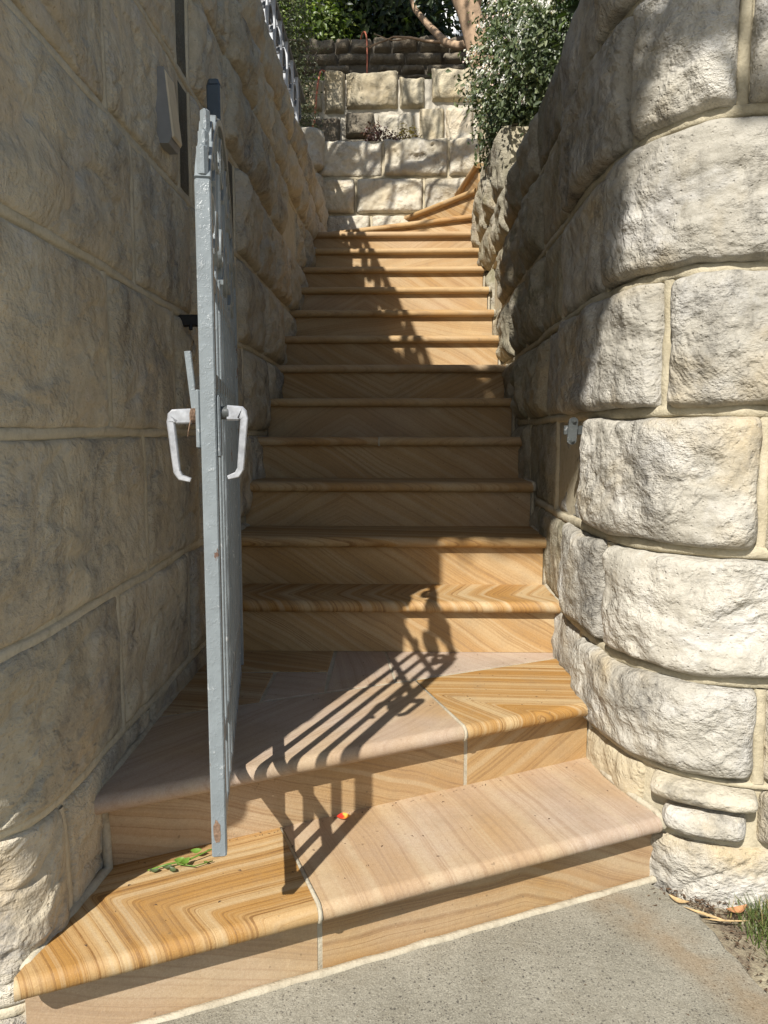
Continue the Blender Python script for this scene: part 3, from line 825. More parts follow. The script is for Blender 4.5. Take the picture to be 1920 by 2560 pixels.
# footpath slab, its right edge irregular where it meets the verge
ysamp = np.concatenate([[-30, -4, 0, .6], np.arange(.8, 2.0, .02)])
v = []; f = []
for i, y in enumerate(ysamp):
    ex = edge_x(y)+.010*noise.noise(Vector((y*14, 0, 0)))+.006*noise.noise(Vector((y*40, 3, 0)))
    v += [(-30, y, 0), (ex-.006, y, 0), (ex, y, -.006), (ex+.004, y, -.07)]
for i in range(len(ysamp)-1):
    for k in range(3): a = i*4+k; f.append((a, a+1, a+5, a+4))
fp = obj('footpath', v, f, M_conc); tag(fp, kind='structure')
vz = lambda x, y: -.022+.010*noise.noise(Vector((x*9, y*9, 0)))+.006*noise.noise(Vector((x*31, y*31, 4)))
vg = grid_sheet('verge', .55, 2.6, -1.0, 2.0, 130, 190, vz, M_dirt); tag(vg, kind='structure')

# soil beds and terraces behind the walls
def block(name, x0, x1, y0, y1, z0, z1, mat=M_soil, n=14):
    zf = lambda x, y: z1+.03*noise.noise(Vector((x*3, y*3, z1)))
    X = np.linspace(x0, x1, n+1); Y = np.linspace(y0, y1, n+1)
    v = [(x, y, zf(x, y)) for y in Y for x in X]; m = n+1
    f = [(j*m+i, j*m+i+1, (j+1)*m+i+1, (j+1)*m+i) for j in range(n) for i in range(n)]
    b0 = len(v); v += [(x0, y0, z0), (x1, y0, z0), (x1, y1, z0), (x0, y1, z0)]
    c = (0, n, m*m-1, m*n)
    for i in range(4): f.append((b0+i, b0+(i+1) % 4, c[(i+1) % 4], c[i]))
    o = obj(name, v, f, mat); tag(o, kind='structure'); return o
block('garden_bed', .78, 2.9, 2.0, 4.3, 0, 2.46)
block('garden_bed', .80, 2.9, 4.31, 5.85, 0, 2.84)
block('garden_bed', -3.4, -.90, 1.25, 7.4, 0, 3.16)
block('garden_bed', -3.4, 4.5, 6.95, 7.60, 1.5, 3.64)
block('garden_bed', -5, 6, 7.72, 9.1, 1.5, 4.58)
v = []; f = []
nx, ny = 20, 16
for j in range(ny+1):
    for i in range(nx+1):
        x = -14+30*i/nx; y = 9.2+16*j/ny
        v.append((x, y, 5.64+(y-9.2)*.10+.1*noise.noise(Vector((x, y, 0)))))
m = nx+1
hs = obj('hillside', v, [(j*m+i, j*m+i+1, (j+1)*m+i+1, (j+1)*m+i) for j in range(ny) for i in range(nx)], M_soil, smooth=True); tag(hs, kind='structure')

# ---------------------------------------------------------------- terraces' walls at the head of the stairs
WB = Wall([(-1.2, 6.75), (3.6, 6.75)], 0)
lower = empty('retaining_wall', (.2, 6.75, 2.3), label='lower pale sandstone block retaining wall at the head of the stairs, crossed by branch shadows', cat='retaining wall')
sb = lambda *a: [x+1.2 for x in a]
build_wall('w', WB, [sb(-1.1, -.5, .1, .7, 1.5, 2.4, 3.5), sb(-1.1, -.62, -.1, .5, 1.1, 1.8, 2.6, 3.5), sb(-1.1, -.75, -.27, .40, .95, 1.6, 2.5, 3.5), sb(-1.1, -.76, -.404, .193, .80, 1.5, 2.2, 3.0, 3.5), sb(-.74, -.163, .405, 1.05, 1.8, 2.6, 3.5)],
           [2.15, 2.45, 2.75, 3.066, 3.374, 3.693], lower, M_back, M_mort_b, seed=400, bead_w=.022, bead_h=.010, thick=.25, gap=.008, res=.010, bulge=.014, rough=1.15, edge=.005, tops=True)
WP = Wall([(-1.15, 6.64), (-.745, 6.64), (-.735, 6.66), (-.735, 6.80)], 0)
pier = empty('stone_pier', (-.9, 6.7, 2.9), label='sunlit rough sandstone pier where the left wall meets the back wall', cat='pier')
wall_backing(WP, 0.0, float(WP.L[-1]), 2.6, 3.72, pier, M_mort_b, .1)
for i, (a, b) in enumerate(((2.7, 3.06), (3.06, 3.40), (3.41, 3.76))):
    wall_stone(WP, .0, float(WP.L[-1])-.03, a, b, pier, M_back, 77+i*3, res=.012, bulge=.02, rough=1.1, edge=.012, top_free=(i == 2))
WU = Wall([(-2.0, 7.62), (4.2, 7.62)], 0)
upper = empty('retaining_wall', (.2, 7.62, 3.6), label='middle yellow sandstone retaining wall with wide white mortar joints above the planted bed', cat='retaining wall')
su = lambda *a: [x+2.0 for x in a]
wall_backing(WU, .05, 6.1, 3.5, 4.58, upper, M_mort_w, .12)
ust = [(-1.9, -1.2, 4.30, 4.60, M_upper), (-1.2, -.775, 4.28, 4.58, M_upper), (-.765, -.555, 4.26, 4.66, M_upper), (-.55, -.035, 4.30, 4.65, M_upper), (-.03, .225, 4.30, 4.60, M_upper), (.285, .80, 4.36, 4.67, M_upper), (.82, 1.5, 4.36, 4.66, M_upper), (1.51, 2.3, 4.36, 4.66, M_upper), (2.31, 3.3, 4.36, 4.66, M_upper),
       (-1.9, -1.22, 3.6, 4.28, M_upper), (-1.20, -.60, 3.6, 4.22, M_dark), (-.56, -.27, 4.02, 4.27, M_dark), (-.60, -.33, 3.62, 4.02, M_dark), (-.50, -.20, 3.62, 3.92, M_back), (-.24, .13, 3.66, 4.26, M_back), (.165, .42, 3.62, 4.31, M_upper), (.425, .70, 3.62, 4.31, M_left), (.73, 1.2, 3.6, 4.32, M_upper), (1.21, 2.0, 3.6, 4.32, M_upper), (2.01, 3.0, 3.6, 4.32, M_upper)]
for i, (a, b, z0, z1, m_) in enumerate(ust):
    wall_stone(WU, a+2, b+2, z0, z1, upper, m_, 500+i*7, res=.013, gap=.004, bulge=.028 if m_ is not M_dark else .06, rough=1.1, edge=.014, top_free=(z1 > 4.5))
WT = Wall([(-2.6, 9.15), (4.5, 9.15)], 0)
third = empty('retaining_wall', (.2, 9.15, 4.4), label='highest dark weathered wall of small stones below the trees', cat='retaining wall')
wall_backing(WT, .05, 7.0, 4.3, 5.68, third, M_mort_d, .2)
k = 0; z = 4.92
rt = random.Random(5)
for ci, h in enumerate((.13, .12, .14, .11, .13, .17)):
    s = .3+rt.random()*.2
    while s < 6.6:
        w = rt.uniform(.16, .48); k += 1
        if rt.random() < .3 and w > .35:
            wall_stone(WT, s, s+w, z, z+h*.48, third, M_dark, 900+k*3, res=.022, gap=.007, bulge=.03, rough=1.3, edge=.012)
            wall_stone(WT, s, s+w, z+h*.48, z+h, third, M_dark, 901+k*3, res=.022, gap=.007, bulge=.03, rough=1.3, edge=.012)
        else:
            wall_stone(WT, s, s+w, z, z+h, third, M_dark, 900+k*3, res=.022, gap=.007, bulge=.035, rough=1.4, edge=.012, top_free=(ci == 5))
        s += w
    z += h

# ---------------------------------------------------------------- gate (open, seen almost edge on)
P0 = Vector((-.325, 1.25)); P1 = Vector((-.512, 2.28)); ge = (P1-P0).normalized()
gate = empty('iron_gate', (P0.x, P0.y, .40), math.atan2(ge.y, ge.x), label='grey painted iron gate standing open, seen almost edge on from the footpath', cat='gate')
def gpart(mb, name, mat=None, parent=None, sm=False):
    o = mb.build(name, mat or M_gate, parent or gate, world_space=False)
    return auto_smooth(o, 35)
Zg = lambda z: z-.40
GWd = 1.05
def vbar(s_, w, z0, z1, t=None):
    mb = MB(); mb.box(s_-w/2, s_+w/2, -(t or w)/2, (t or w)/2, Zg(z0), Zg(z1), .0025); return mb
gpart(vbar(.014, .028, .402, 1.575, .0262), 'gate_stile')
gpart(vbar(GWd-.014, .028, .432, 1.66, .0262), 'gate_stile')
nb = 11
for i in range(1, nb):
    s_ = .014+(GWd-.028)*i/nb
    top = 1.47 if i % 2 else 1.60+.20*math.sin(math.pi*s_/GWd)
    gpart(vbar(s_, .0165, .42, top, .0165), 'gate_bar')
for z0, z1, t in ((.402, .432, .012), (.556, .590, .012), (1.245, 1.272, .012), (1.425, 1.452, .012)):
    mb = MB(); mb.box(.0285, GWd-.0285, -t/2-.0002, t/2+.0002, Zg(z0), Zg(z1), .002); gpart(mb, 'gate_rail')
mb = MB(); pts_ = []
for i in range(15):
    a = 2*math.pi*i/15; q = 1+.35*noise.noise(Vector((math.cos(a)*2, math.sin(a)*2, 3)))
    pts_.append((-.0006, .003+.0065*q*math.cos(a), Zg(.452)+.021*q*math.sin(a)+.3*.0065*math.cos(a)))
mb.add([(-.0006, .003, Zg(.452))]+pts_, [(0, (i+1) % 15+1, i+1) for i in range(15)]); mb.build('rust_patch', M_wire, gate, world_space=False)
# arched head and scrolls
def arc_pts(f, n=24): return [f(i/n) for i in range(n+1)]
mb = MB()
def arch(u):
    s_ = .008+u*(GWd-.016); h = 1.575+.25*(math.sin(math.pi*u)**.8)
    return (s_, 0, Zg(h))
mb.flat(arc_pts(arch, 60), .014, .026, (0, 1, 0)); gpart(mb, 'arched_rail')
def scroll(cx, cz, r0, turns, a0, dirn, t=.010, w=.022):
    n_ = 40; pts = []
    for i in range(n_+1):
        u = i/n_; a = a0+dirn*turns*2*math.pi*u; rr = r0*(1-.75*u)
        pts.append((cx+rr*math.cos(a), 0, Zg(cz)+rr*math.sin(a)))
    mb = MB(); mb.flat(pts, t, w, (0, 1, 0)); gpart(mb, 'scroll')
for cx, cz, r0, tn, a0, dr in ((.13, 1.665, .055, 1.5, -1.2, 1), (.27, 1.715, .065, 1.4, 3.6, -1), (.42, 1.73, .07, 1.5, -1.0, 1), (.63, 1.73, .07, 1.5, 4.1, -1), (.78, 1.715, .065, 1.4, -.4, 1), (.92, 1.665, .055, 1.5, 4.3, -1),
                               (.085, 1.535, .055, 1.2, -1.57, 1), (.205, 1.535, .055, 1.2, 4.7, -1), (.36, 1.54, .06, 1.3, -1.57, 1), (.52, 1.54, .06, 1.3, 4.7, -1), (.68, 1.54, .06, 1.3, -1.57, 1), (.84, 1.535, .055, 1.2, 4.7, -1)):
    scroll(cx, cz, r0, tn, a0, dr)
# finial blocks stepping up beside the stile
for (s0, s1, z0, z1, w) in ((.001, .028, 1.577, 1.632, .0185), (.034, .058, 1.625, 1.668, .0175), (.086, .106, 1.668, 1.722, .0165)):
    mb = MB(); mb.box(s0, s1, -w/2, w/2, Zg(z0), Zg(z1), .006); gpart(mb, 'crest_block')
# lock plate, levers
mb = MB(); mb.box(.004, .046, .0132, .0215, Zg(1.135), Zg(1.235), .003); gpart(mb, 'lock_plate')
mb = MB(); mb.box(.004, .046, -.0195, -.0132, Zg(1.12), Zg(1.225), .003); gpart(mb, 'lock_plate')
def lever(side, z, reach, drop, name='lever_handle'):
    """side -1: towards the stairs, +1: towards the wall"""
    sg = side; pts = []; y0 = .030
    path = [(y0, 0), (y0+reach-.006, -.001), (y0+reach, -.009), (y0+reach-.007*0-.008, -drop+.012), (y0+reach-.014, -drop+.002), (y0+reach-.030, -drop-.003)]
    wid = [.026, .025, .013, .0115, .0105, .0065]
    P = []; Wd = []
    for (a, b), (c, d), w0, w1 in zip(path[:-1], path[1:], wid[:-1], wid[1:]):
        for i in range(5): u = i/5; P.append((.022, sg*(a+(c-a)*u), Zg(z)+b+(d-b)*u)); Wd.append(w0+(w1-w0)*u)
    P.append((.022, sg*path[-1][0], Zg(z)+path[-1][1])); Wd.append(wid[-1])
    mb = MB(); mb.flat(P, Wd, .018, (1, 0, 0), .3); o = gpart(mb, name, M_alu)
    mb = MB(); mb.tube([(.022, sg*.0185, Zg(z)), (.022, sg*(y0+.002), Zg(z))], .0115, 14); gpart(mb, 'handle_collar', M_wire if sg > 0 else M_keep, o)
    return o
lever(-1, 1.196, .029, .108)
hl = lever(1, 1.190, .034, .106)
mb = MB()
for i in range(5):
    mb.tube([(.022+.0135*math.cos(a), .020+.0024*i+.001*math.sin(3*a), Zg(1.19)+.0135*math.sin(a)) for a in [2*math.pi*q/14 for q in range(15)]], .0009, 5)
mb.tube([(.010, .030, Zg(1.185)), (.006, .034, Zg(1.165)), (.012, .036, Zg(1.155))], .0009, 5)
mb.build('binding_wire', M_wire, hl, world_space=False)
# upright lever arm beside the lock
mb = MB(); mb.flat([(.03, .024, Zg(1.20)), (.032, .034, Zg(1.30)), (.033, .037, Zg(1.30)), (.034, .040, Zg(1.302))][:2], .011, .014, (1, 0, 0), .25); gpart(mb, 'latch_arm', M_gate)
# hinges
for z in (.75, 1.50):
    mb = MB(); mb.tube([(GWd+.006, .0, Zg(z)), (GWd+.006, 0, Zg(z+.06))], .009, 10); gpart(mb, 'hinge')

post = empty('gate_post', (-.555, 2.30, 0), label='dark blue square gate post with rounded top beside the left wall', cat='post')
mb = MB(); mb.box(-.575, -.535, 2.28, 2.32, .38, 2.18, .003); pb = auto_smooth(mb.build('shaft', M_post, post), 35)
mb = MB(); mb.flat([(-.555, 2.2995, 2.1802), (-.555, 2.2995, 2.194)], [.0395, .028], .038, (0, 1, 0), .3); auto_smooth(mb.build('cap', M_post, post), 35)
for z in (1.485,):
    mb = MB(); mb.box(-.70, -.5755, 2.285, 2.315, z, z+.034, .003); auto_smooth(mb.build('wall_bracket', M_black, post), 35)
    mb = MB(); mb.tube([(-.64, 2.284, z+.004), (-.64, 2.280, z-.012)], .006, 8); mb.build('bolt', M_black, post)

# latch keep on the right wall
keep = empty('latch_keep', (.56, 2.24, 1.13), label='small grey bolted latch keep fixed to the right wall at handle height', cat='latch')
mb = MB(); mb.box(.487, .575, 2.236, 2.25, 1.155, 1.183, .002); auto_smooth(mb.build('arm', M_keep, keep), 35)
mb = MB()
pts = []
for a in range(0, 181, 20): pts.append((.512+.0135*math.cos(math.radians(a)), 1.196+.0115*math.sin(math.radians(a))))
for a in range(180, 361, 20): pts.append((.508+.0135*math.cos(math.radians(a)), 1.138+.0115*math.sin(math.radians(a))))
m_ = len(pts)
vv = [(x, 2.226, z) for x, z in pts]+[(x, 2.235, z) for x, z in pts]
mb.add(vv, [tuple(range(m_-1, -1, -1)), tuple(range(m_, 2*m_))]+[(i, (i+1) % m_, m_+(i+1) % m_, m_+i) for i in range(m_)])
pl = mb.build('strap_plate', M_keep, keep)
for x, z in ((.5125, 1.197), (.5085, 1.139)):
    mb = MB(); mb.tube([(x, 2.2262, z), (x, 2.221, z)], .0075, 6); mb.tube([(x, 2.221, z), (x, 2.217, z)], .0042, 10); auto_smooth(mb.build('bolt', M_keep, pl), 35)

# wall light on the left wall
wl = empty('wall_lamp', (-0.6320, 2.1200, 1.94), label='unlit grey box wall lamp with beige face high on the left wall', cat='wall lamp')
mb = MB()
mb.add([(-.70, 2.1200, 2.155), (-0.6500, 2.1200, 2.155), (-0.6330, 2.1200, 1.975), (-0.6420, 2.1200, 1.955), (-.70, 2.1200, 1.955),
        (-.70, 2.2050, 2.155), (-0.6500, 2.2050, 2.155), (-0.6330, 2.2050, 1.975), (-0.6420, 2.2050, 1.955), (-.70, 2.2050, 1.955)],
       [(4, 3, 2, 1, 0), (5, 6, 7, 8, 9), (0, 1, 6, 5), (1, 2, 7, 6), (2, 3, 8, 7), (3, 4, 9, 8), (4, 0, 5, 9)])
mb.build('housing', M_boxg, wl)
mb = MB()
mb.add([(-0.6505, 2.1240, 2.150), (-0.6455, 2.1260, 2.145), (-0.6275, 2.1260, 1.978), (-0.6325, 2.1240, 1.970),
        (-0.6505, 2.2010, 2.150), (-0.6455, 2.1990, 2.145), (-0.6275, 2.1990, 1.978), (-0.6325, 2.2010, 1.970)],
       [(0, 3, 2, 1), (4, 5, 6, 7), (0, 1, 5, 4), (1, 2, 6, 5), (2, 3, 7, 6), (3, 0, 4, 7)])
mb.build('cover', M_boxb, wl)

# ---------------------------------------------------------------- ornamental railing on top of the left wall
rl = empty('railing', (-.85, 2.0, 3.2), label='pale ornamental iron railing with scrolls along the top of the left wall', cat='railing')
RT = 4.0; RX = -.85
mb = MB(); mb.box(RX-.022, RX+.022, 1.6, 6.7, RT-.02, RT, .004); auto_smooth(mb.build('top_rail', M_raild, rl), 35)
mb = MB(); mb.box(RX-.012, RX+.012, 1.6, 6.7, 3.30, 3.32, .003); auto_smooth(mb.build('bottom_rail', M_rail, rl), 35)
post_m = None; scr_m = None
y = 1.62
def cp(o, dy):
    c = o.copy(); COL.objects.link(c); c.parent = rl; c.matrix_parent_inverse = o.matrix_parent_inverse.copy(); c.location = o.location.copy(); c.location.y += dy; return c
mb = MB(); mb.box(RX-.02, RX+.02, 1.60, 1.635, 3.14, RT-.021, .003); bal = auto_smooth(mb.build('baluster', M_rail, rl), 35)
mb = MB()
for cz, r0, a0, dr in ((3.80, .085, -1.57, 1), (3.55, .085, 1.57, 1)):
    pts = [(RX, 1.75+r0*(1-.7*u)*math.cos(a0+dr*2.8*math.pi*u), cz+r0*(1-.7*u)*math.sin(a0+dr*2.8*math.pi*u)) for u in [i/36 for i in range(37)]]
    mb.flat(pts, .012, .03, (1, 0, 0))
mb.flat([(RX, 1.75, 3.32), (RX, 1.75, 3.47)], .012, .03, (1, 0, 0)); mb.flat([(RX, 1.75, 3.88), (RX, 1.75, 3.98)], .012, .03, (1, 0, 0))
scr = auto_smooth(mb.build('scroll_panel', M_raild, rl), 35)
for i in range(1, 18): cp(bal, i*.27+.02)
for i in range(1, 18): cp(scr, i*.27+.02)

# ---------------------------------------------------------------- foliage
def leaf_mesh(name, centers, normals, size, mat, parent=None, aspect=1.9, fold=.25, jitter=.35, seed=0):
    r_ = np.random.default_rng(seed); n_ = len(centers)
    C_ = np.asarray(centers); Nn = np.asarray(normals); Nn = Nn/np.maximum(np.linalg.norm(Nn, axis=1)[:, None], 1e-6)
    rv = r_.normal(size=(n_, 3)); T = np.cross(Nn, rv); T /= np.maximum(np.linalg.norm(T, axis=1)[:, None], 1e-6)
    B = np.cross(Nn, T); L = size*(1+jitter*r_.uniform(-1, 1, n_))[:, None]; Wd = L/aspect
    p0 = C_-T*L*.5; p2 = C_+T*L*.5-Nn*L*.12; a = C_+B*Wd*.5-T*L*.05+Nn*Wd*fold; b = C_-B*Wd*.5-T*L*.05+Nn*Wd*fold
    V = np.stack([p0, a, p2, b], 1).reshape(-1, 3)
    i = np.arange(n_)*4
    F = np.stack([i, i+1, i+2, i, i+2, i+3], 1).reshape(-1, 3)
    me = bpy.data.meshes.new(name); me.vertices.add(len(V)); me.vertices.foreach_set('co', V.ravel())
    me.loops.add(F.size); me.loops.foreach_set('vertex_index', F.ravel().astype(np.int32))
    me.polygons.add(len(F)); me.polygons.foreach_set('loop_start', (np.arange(len(F))*3).astype(np.int32)); me.polygons.foreach_set('loop_total', np.full(len(F), 3, np.int32))
    me.materials.append(mat); me.update(calc_edges=True); me.validate()
    o = bpy.data.objects.new(name, me); COL.objects.link(o)
    if parent:
        o.parent = parent; o.matrix_parent_inverse = (Matrix.Translation(parent.location) @ parent.rotation_euler.to_matrix().to_4x4()).inverted()
    return o
def cloud(clumps, n, shell=.55, seed=0, sub=.16, nsub=10):
    """points spread over ellipsoid clumps, gathered into little tufts"""
    r_ = np.random.default_rng(seed); vol = np.array([c[3]*c[4]*c[5] for c in clumps])**.75; vol /= vol.sum()
    P = []; Q = []
    for c, w in zip(clumps, vol):
        nt = max(1, int(n*w/nsub))
        d = r_.normal(size=(nt, 3)); d /= np.linalg.norm(d, axis=1)[:, None]
        rad = (shell+(1-shell)*r_.random(nt)**.6)*(1+.22*np.sin(d[:, 0]*5+c[0]*3)*np.cos(d[:, 2]*6+d[:, 1]*4))
        tc = d*rad[:, None]
        for t, dd in zip(tc, d):
            pp = r_.normal(size=(nsub, 3))*sub
            pos = (t+pp)*np.array(c[3:6])+np.array(c[:3])
            P.append(pos); Q.append(np.tile(dd, (nsub, 1))+r_.normal(size=(nsub, 3))*.7)
    return np.concatenate(P), np.concatenate(Q)
def tree_limb(mb, p, d, length, rad, depth, rr, spread=.6, up=.1):
    pts = [Vector(p)]; dd = Vector(d).normalized(); rads = [rad]; m = 6
    for i in range(m):
        dd = (dd+Vector((rr.uniform(-1, 1), rr.uniform(-1, 1), rr.uniform(-1, 1)+up))*.16).normalized()
        pts.append(pts[-1]+dd*length/m); rads.append(rad*(1-.45*(i+1)/m))
    mb.tube(pts, rads, 7 if rad > .02 else 5)
    if depth > 0:
        for q in range(rr.choice((2, 3))):
            i = rr.choice((3, 4, 5, 6)); nd = (dd+Vector((rr.uniform(-1, 1), rr.uniform(-1, 1), rr.uniform(-.6, 1)))*spread).normalized()
            tree_limb(mb, pts[i], nd, length*.72, rads[i]*.68, depth-1, rr, spread, up)
    return pts[-1]

# flowering bush spilling over the right wall
bush = empty('flowering_bush', (1.0, 4.7, 2.5), label='leafy green bush covered in small white flowers spilling over the right wall', cat='bush')
bc = [(.90, 4.7, 3.22, .46, .50, .36), (.96, 4.7, 3.60, .46, .55, .40), (.74, 4.75, 2.98, .26, .30, .22), (.98, 4.2, 3.2, .42, .45, .42), (1.10, 4.6, 4.05, .45, .6, .45), (1.1, 3.9, 3.0, .36, .40, .40)]
P_, Q_ = cloud(bc, 44000, .62, 3, .12, 9)
o = leaf_mesh('foliage', P_, Q_+np.array([-.2, -.5, .5]), .037, M_leaf_bush, bush, 1.9, seed=4); tag(o, kind='stuff')
# flower heads: clusters of small petals on the outer surface
P2, Q2 = cloud(bc, 20000, 1.02, 9, .032, 17)
keepm = (P2[:, 2] > 3.08+.12*np.sin(P2[:, 1]*7))
o = leaf_mesh('flowers', P2[keepm], Q2[keepm]+np.array([-.5, -1.0, .6]), .0165, M_petal, bush, 1.2, seed=5); tag(o, kind='stuff')
mb = MB(); rr = random.Random(3)
for q in range(7): tree_limb(mb, (1.0+rr.uniform(-.15, .15), 4.7+rr.uniform(-.3, .3), 2.5), (rr.uniform(-.4, .3), rr.uniform(-.4, .4), 1), .42, .016, 1, rr)
mb.build('stem', M_twig, bush, smooth=True)
# darker shrub next to it, nearer the camera
ds = empty('dark_shrub', (1.3, 3.4, 2.5), label='dark glossy shrub at the top of the right wall, nearer than the flowering bush', cat='shrub')
P_, Q_ = cloud([(1.15, 3.6, 3.35, .42, .45, .5), (1.25, 3.2, 3.05, .42, .4, .5)], 7000, .5, 13, .14)
tag(leaf_mesh('foliage', P_, Q_+np.array([0, -.3, .6]), .06, M_leaf_dark, ds, 2.2, seed=6), kind='stuff')
mb = MB()
for q in range(4): tree_limb(mb, (1.32, 3.6, 2.5), (rr.uniform(-.4, .4), rr.uniform(-.4, .4), 1), .6, .018, 1, rr)
mb.build('stem', M_twig, ds, smooth=True)

# narrow-leaved shrub behind the railing
sh = empty('olive_shrub', (-1.15, 6.9, 3.2), label='fine leaved grey green shrub standing behind the left railing', cat='shrub')
P_, Q_ = cloud([(-1.05, 6.95, 4.1, .30, .35, .5), (-1.12, 7.0, 4.8, .36, .4, .6), (-1.2, 6.9, 5.5, .4, .4, .6), (-.98, 7.0, 3.85, .22, .25, .3)], 13000, .45, 21, .16, 9)
tag(leaf_mesh('foliage', P_, Q_+np.array([0, -.5, .4]), .036, M_leaf_olive, sh, 3.2, seed=8), kind='stuff')
mb = MB()
for q in range(4): tree_limb(mb, (-1.12+rr.uniform(-.1, .1), 6.95, 3.2), (rr.uniform(-.1, .1), rr.uniform(-.2, .2), 1), .9, .015, 1, rr, .3, .3)
mb.build('stem', M_twig, sh, smooth=True)

# burgundy and yellow plant in the bed
bp = empty('variegated_plant', (-.05, 7.15, 3.64), label='low burgundy and yellow leaved plant on the bed above the lower wall', cat='plant')
P_, Q_ = cloud([(-.22, 7.12, 3.78, .15, .15, .17), (-.05, 7.12, 3.76, .15, .15, .14), (-.26, 7.1, 3.88, .08, .1, .10), (.12, 7.1, 3.74, .13, .1, .10)], 2400, .5, 31, .16, 8)
tag(leaf_mesh('foliage', P_, Q_+np.array([0, -.3, .6]), .024, M_leaf_red, bp, 1.7, seed=9), kind='stuff')
P_, Q_ = cloud([(.05, 7.08, 3.82, .10, .1, .11), (.10, 7.05, 3.76, .10, .08, .08)], 650, .7, 32, .14, 7)
tag(leaf_mesh('yellow_foliage', P_, Q_+np.array([0, -.6, .6]), .022, M_leaf_yel, bp, 1.6, seed=10), kind='stuff')
mb = MB()
for q in range(12): mb.tube([(-.08+rr.uniform(-.1, .1), 7.14, 3.62), (-.08+rr.uniform(-.28, .28), 7.1, 3.86+rr.uniform(-.05, .05))], .004, 5)
mb.build('stem', M_twig, bp)
# small tufts growing in the joint above the middle wall
for i, (x, y, z_, s_) in enumerate(((.42, 7.8, 4.66, .14), (-.75, 7.8, 4.64, .12))):
    tf = empty('weed', (x, y, z_-.06), label=('grey green weed with pointed leaves on the middle wall near the tree trunk', 'small lime green weed on the middle wall beside the olive shrub')[i], cat='weed')
    P_, Q_ = cloud([(x, y, z_, s_*1.3, s_*.6, s_*.6)], 180, .2, 40+i, .25, 6)
    tag(leaf_mesh('foliage', P_, Q_, .06, (M_leaf_bush, M_leaf_lime)[i], tf, 3.4, seed=11), kind='stuff')

# trees beyond the highest wall
def bgtree(name, label, cat, cl_, n_, size, mat, seed, trunk, group=None, sub=.16):
    t = empty(name, (trunk[0], trunk[1], trunk[2]), label=label, cat=cat, group=group)
    P_, Q_ = cloud(cl_, n_, .35, seed, sub, 9)
    tag(leaf_mesh('foliage', P_, Q_+np.array([0, -.4, .6]), size, mat, t, 1.8, seed=seed), kind='stuff')
    mb = MB(); rr_ = random.Random(seed)
    tree_limb(mb, trunk[:3], (rr_.uniform(-.2, .2), 0, 1), trunk[3], trunk[4], 3, rr_, .6, .3)
    mb.build('trunk', M_twig, t, smooth=True); return t
bgtree('camellia_tree', 'dense dark glossy tree above the centre of the highest wall', 'tree', [(-.3, 10.2, 6.9, 1.0, .7, 1.0), (.0, 10.4, 6.9, .42, .5, .9), (-.4, 10.3, 8.0, .8, .7, .9), (-.3, 10.1, 6.1, 1.0, .4, .35), (.3, 10.2, 5.95, .6, .4, .22)], 15000, .10, M_leaf_dark, 51, (.0, 10.3, 5.7, 1.3, .05))
bgtree('lime_shrub', 'bright lime green shrub above the highest wall behind the olive shrub', 'shrub', [(-1.05, 9.9, 6.1, .55, .45, .42), (-1.5, 9.9, 6.3, .5, .4, .5)], 4200, .075, M_leaf_lime, 52, (-1.2, 9.9, 5.7, .5, .025))
bgtree('background_tree', 'dark spreading tree at the upper left behind the lime green shrub', 'tree', [(-1.7, 11.2, 7.2, 1.1, .7, 1.2), (-1.3, 11.0, 8.3, 1.1, .7, .9)], 9000, .11, M_leaf_dark, 53, (-1.8, 11.2, 5.8, 1.3, .06))
bgtree('background_tree', 'dark tree behind the pale trunk at the upper right', 'tree', [(2.0, 10.5, 7.0, .8, .7, 1.2), (2.3, 10.0, 6.2, .7, .6, .6), (1.35, 10.6, 6.5, .38, .4, .8)], 8000, .10, M_leaf_dark, 54, (2.1, 10.5, 5.7, 1.3, .06))

# pale trunk leaning left behind the flowering bush
tt = empty('pale_tree', (1.08, 8.4, 4.55), label='smooth pale barked tree leaning left behind the flowering bush', cat='tree')
mb = MB()
base = [(1.02, 8.4, 4.5), (.92, 8.4, 4.9), (.84, 8.4, 5.15), (.77, 8.4, 5.4), (.70, 8.38, 5.62), (.60, 8.36, 5.85), (.45, 8.36, 6.3), (.3, 8.4, 7.0)]
mb.tube(base, [.17, .145, .130, .125, .125, .13, .10, .08], 14)
mb.tube([(.71, 8.38, 5.55), (.76, 8.38, 5.8), (.85, 8.4, 6.3), (1.0, 8.4, 7.0)], [.10, .10, .085, .07], 12)
mb.build('trunk', M_bark, tt, smooth=True)
mb = MB(); mb.tube([(.78, 8.45, 5.32), (.62, 8.6, 5.36), (.48, 8.8, 5.50), (.30, 9.0, 5.78), (.15, 9.1, 6.0), (.05, 9.1, 6.3)], [.05, .045, .045, .038, .03, .025], 9)
rr = random.Random(8)
tree_limb(mb, (.48, 8.8, 5.5), (-.6, .1, .2), .6, .02, 1, rr)
mb.build('branch', M_bark, tt, smooth=True)
P_, Q_ = cloud([(.42, 9.2, 6.05, .4, .35, .28), (-.1, 9.3, 6.3, .4, .3, .3)], 300, .2, 61, .3, 7)
tag(leaf_mesh('foliage', P_, Q_+np.array([0, -.4, .4]), .10, M_leaf_dark, tt, 1.7, seed=62), kind='stuff')

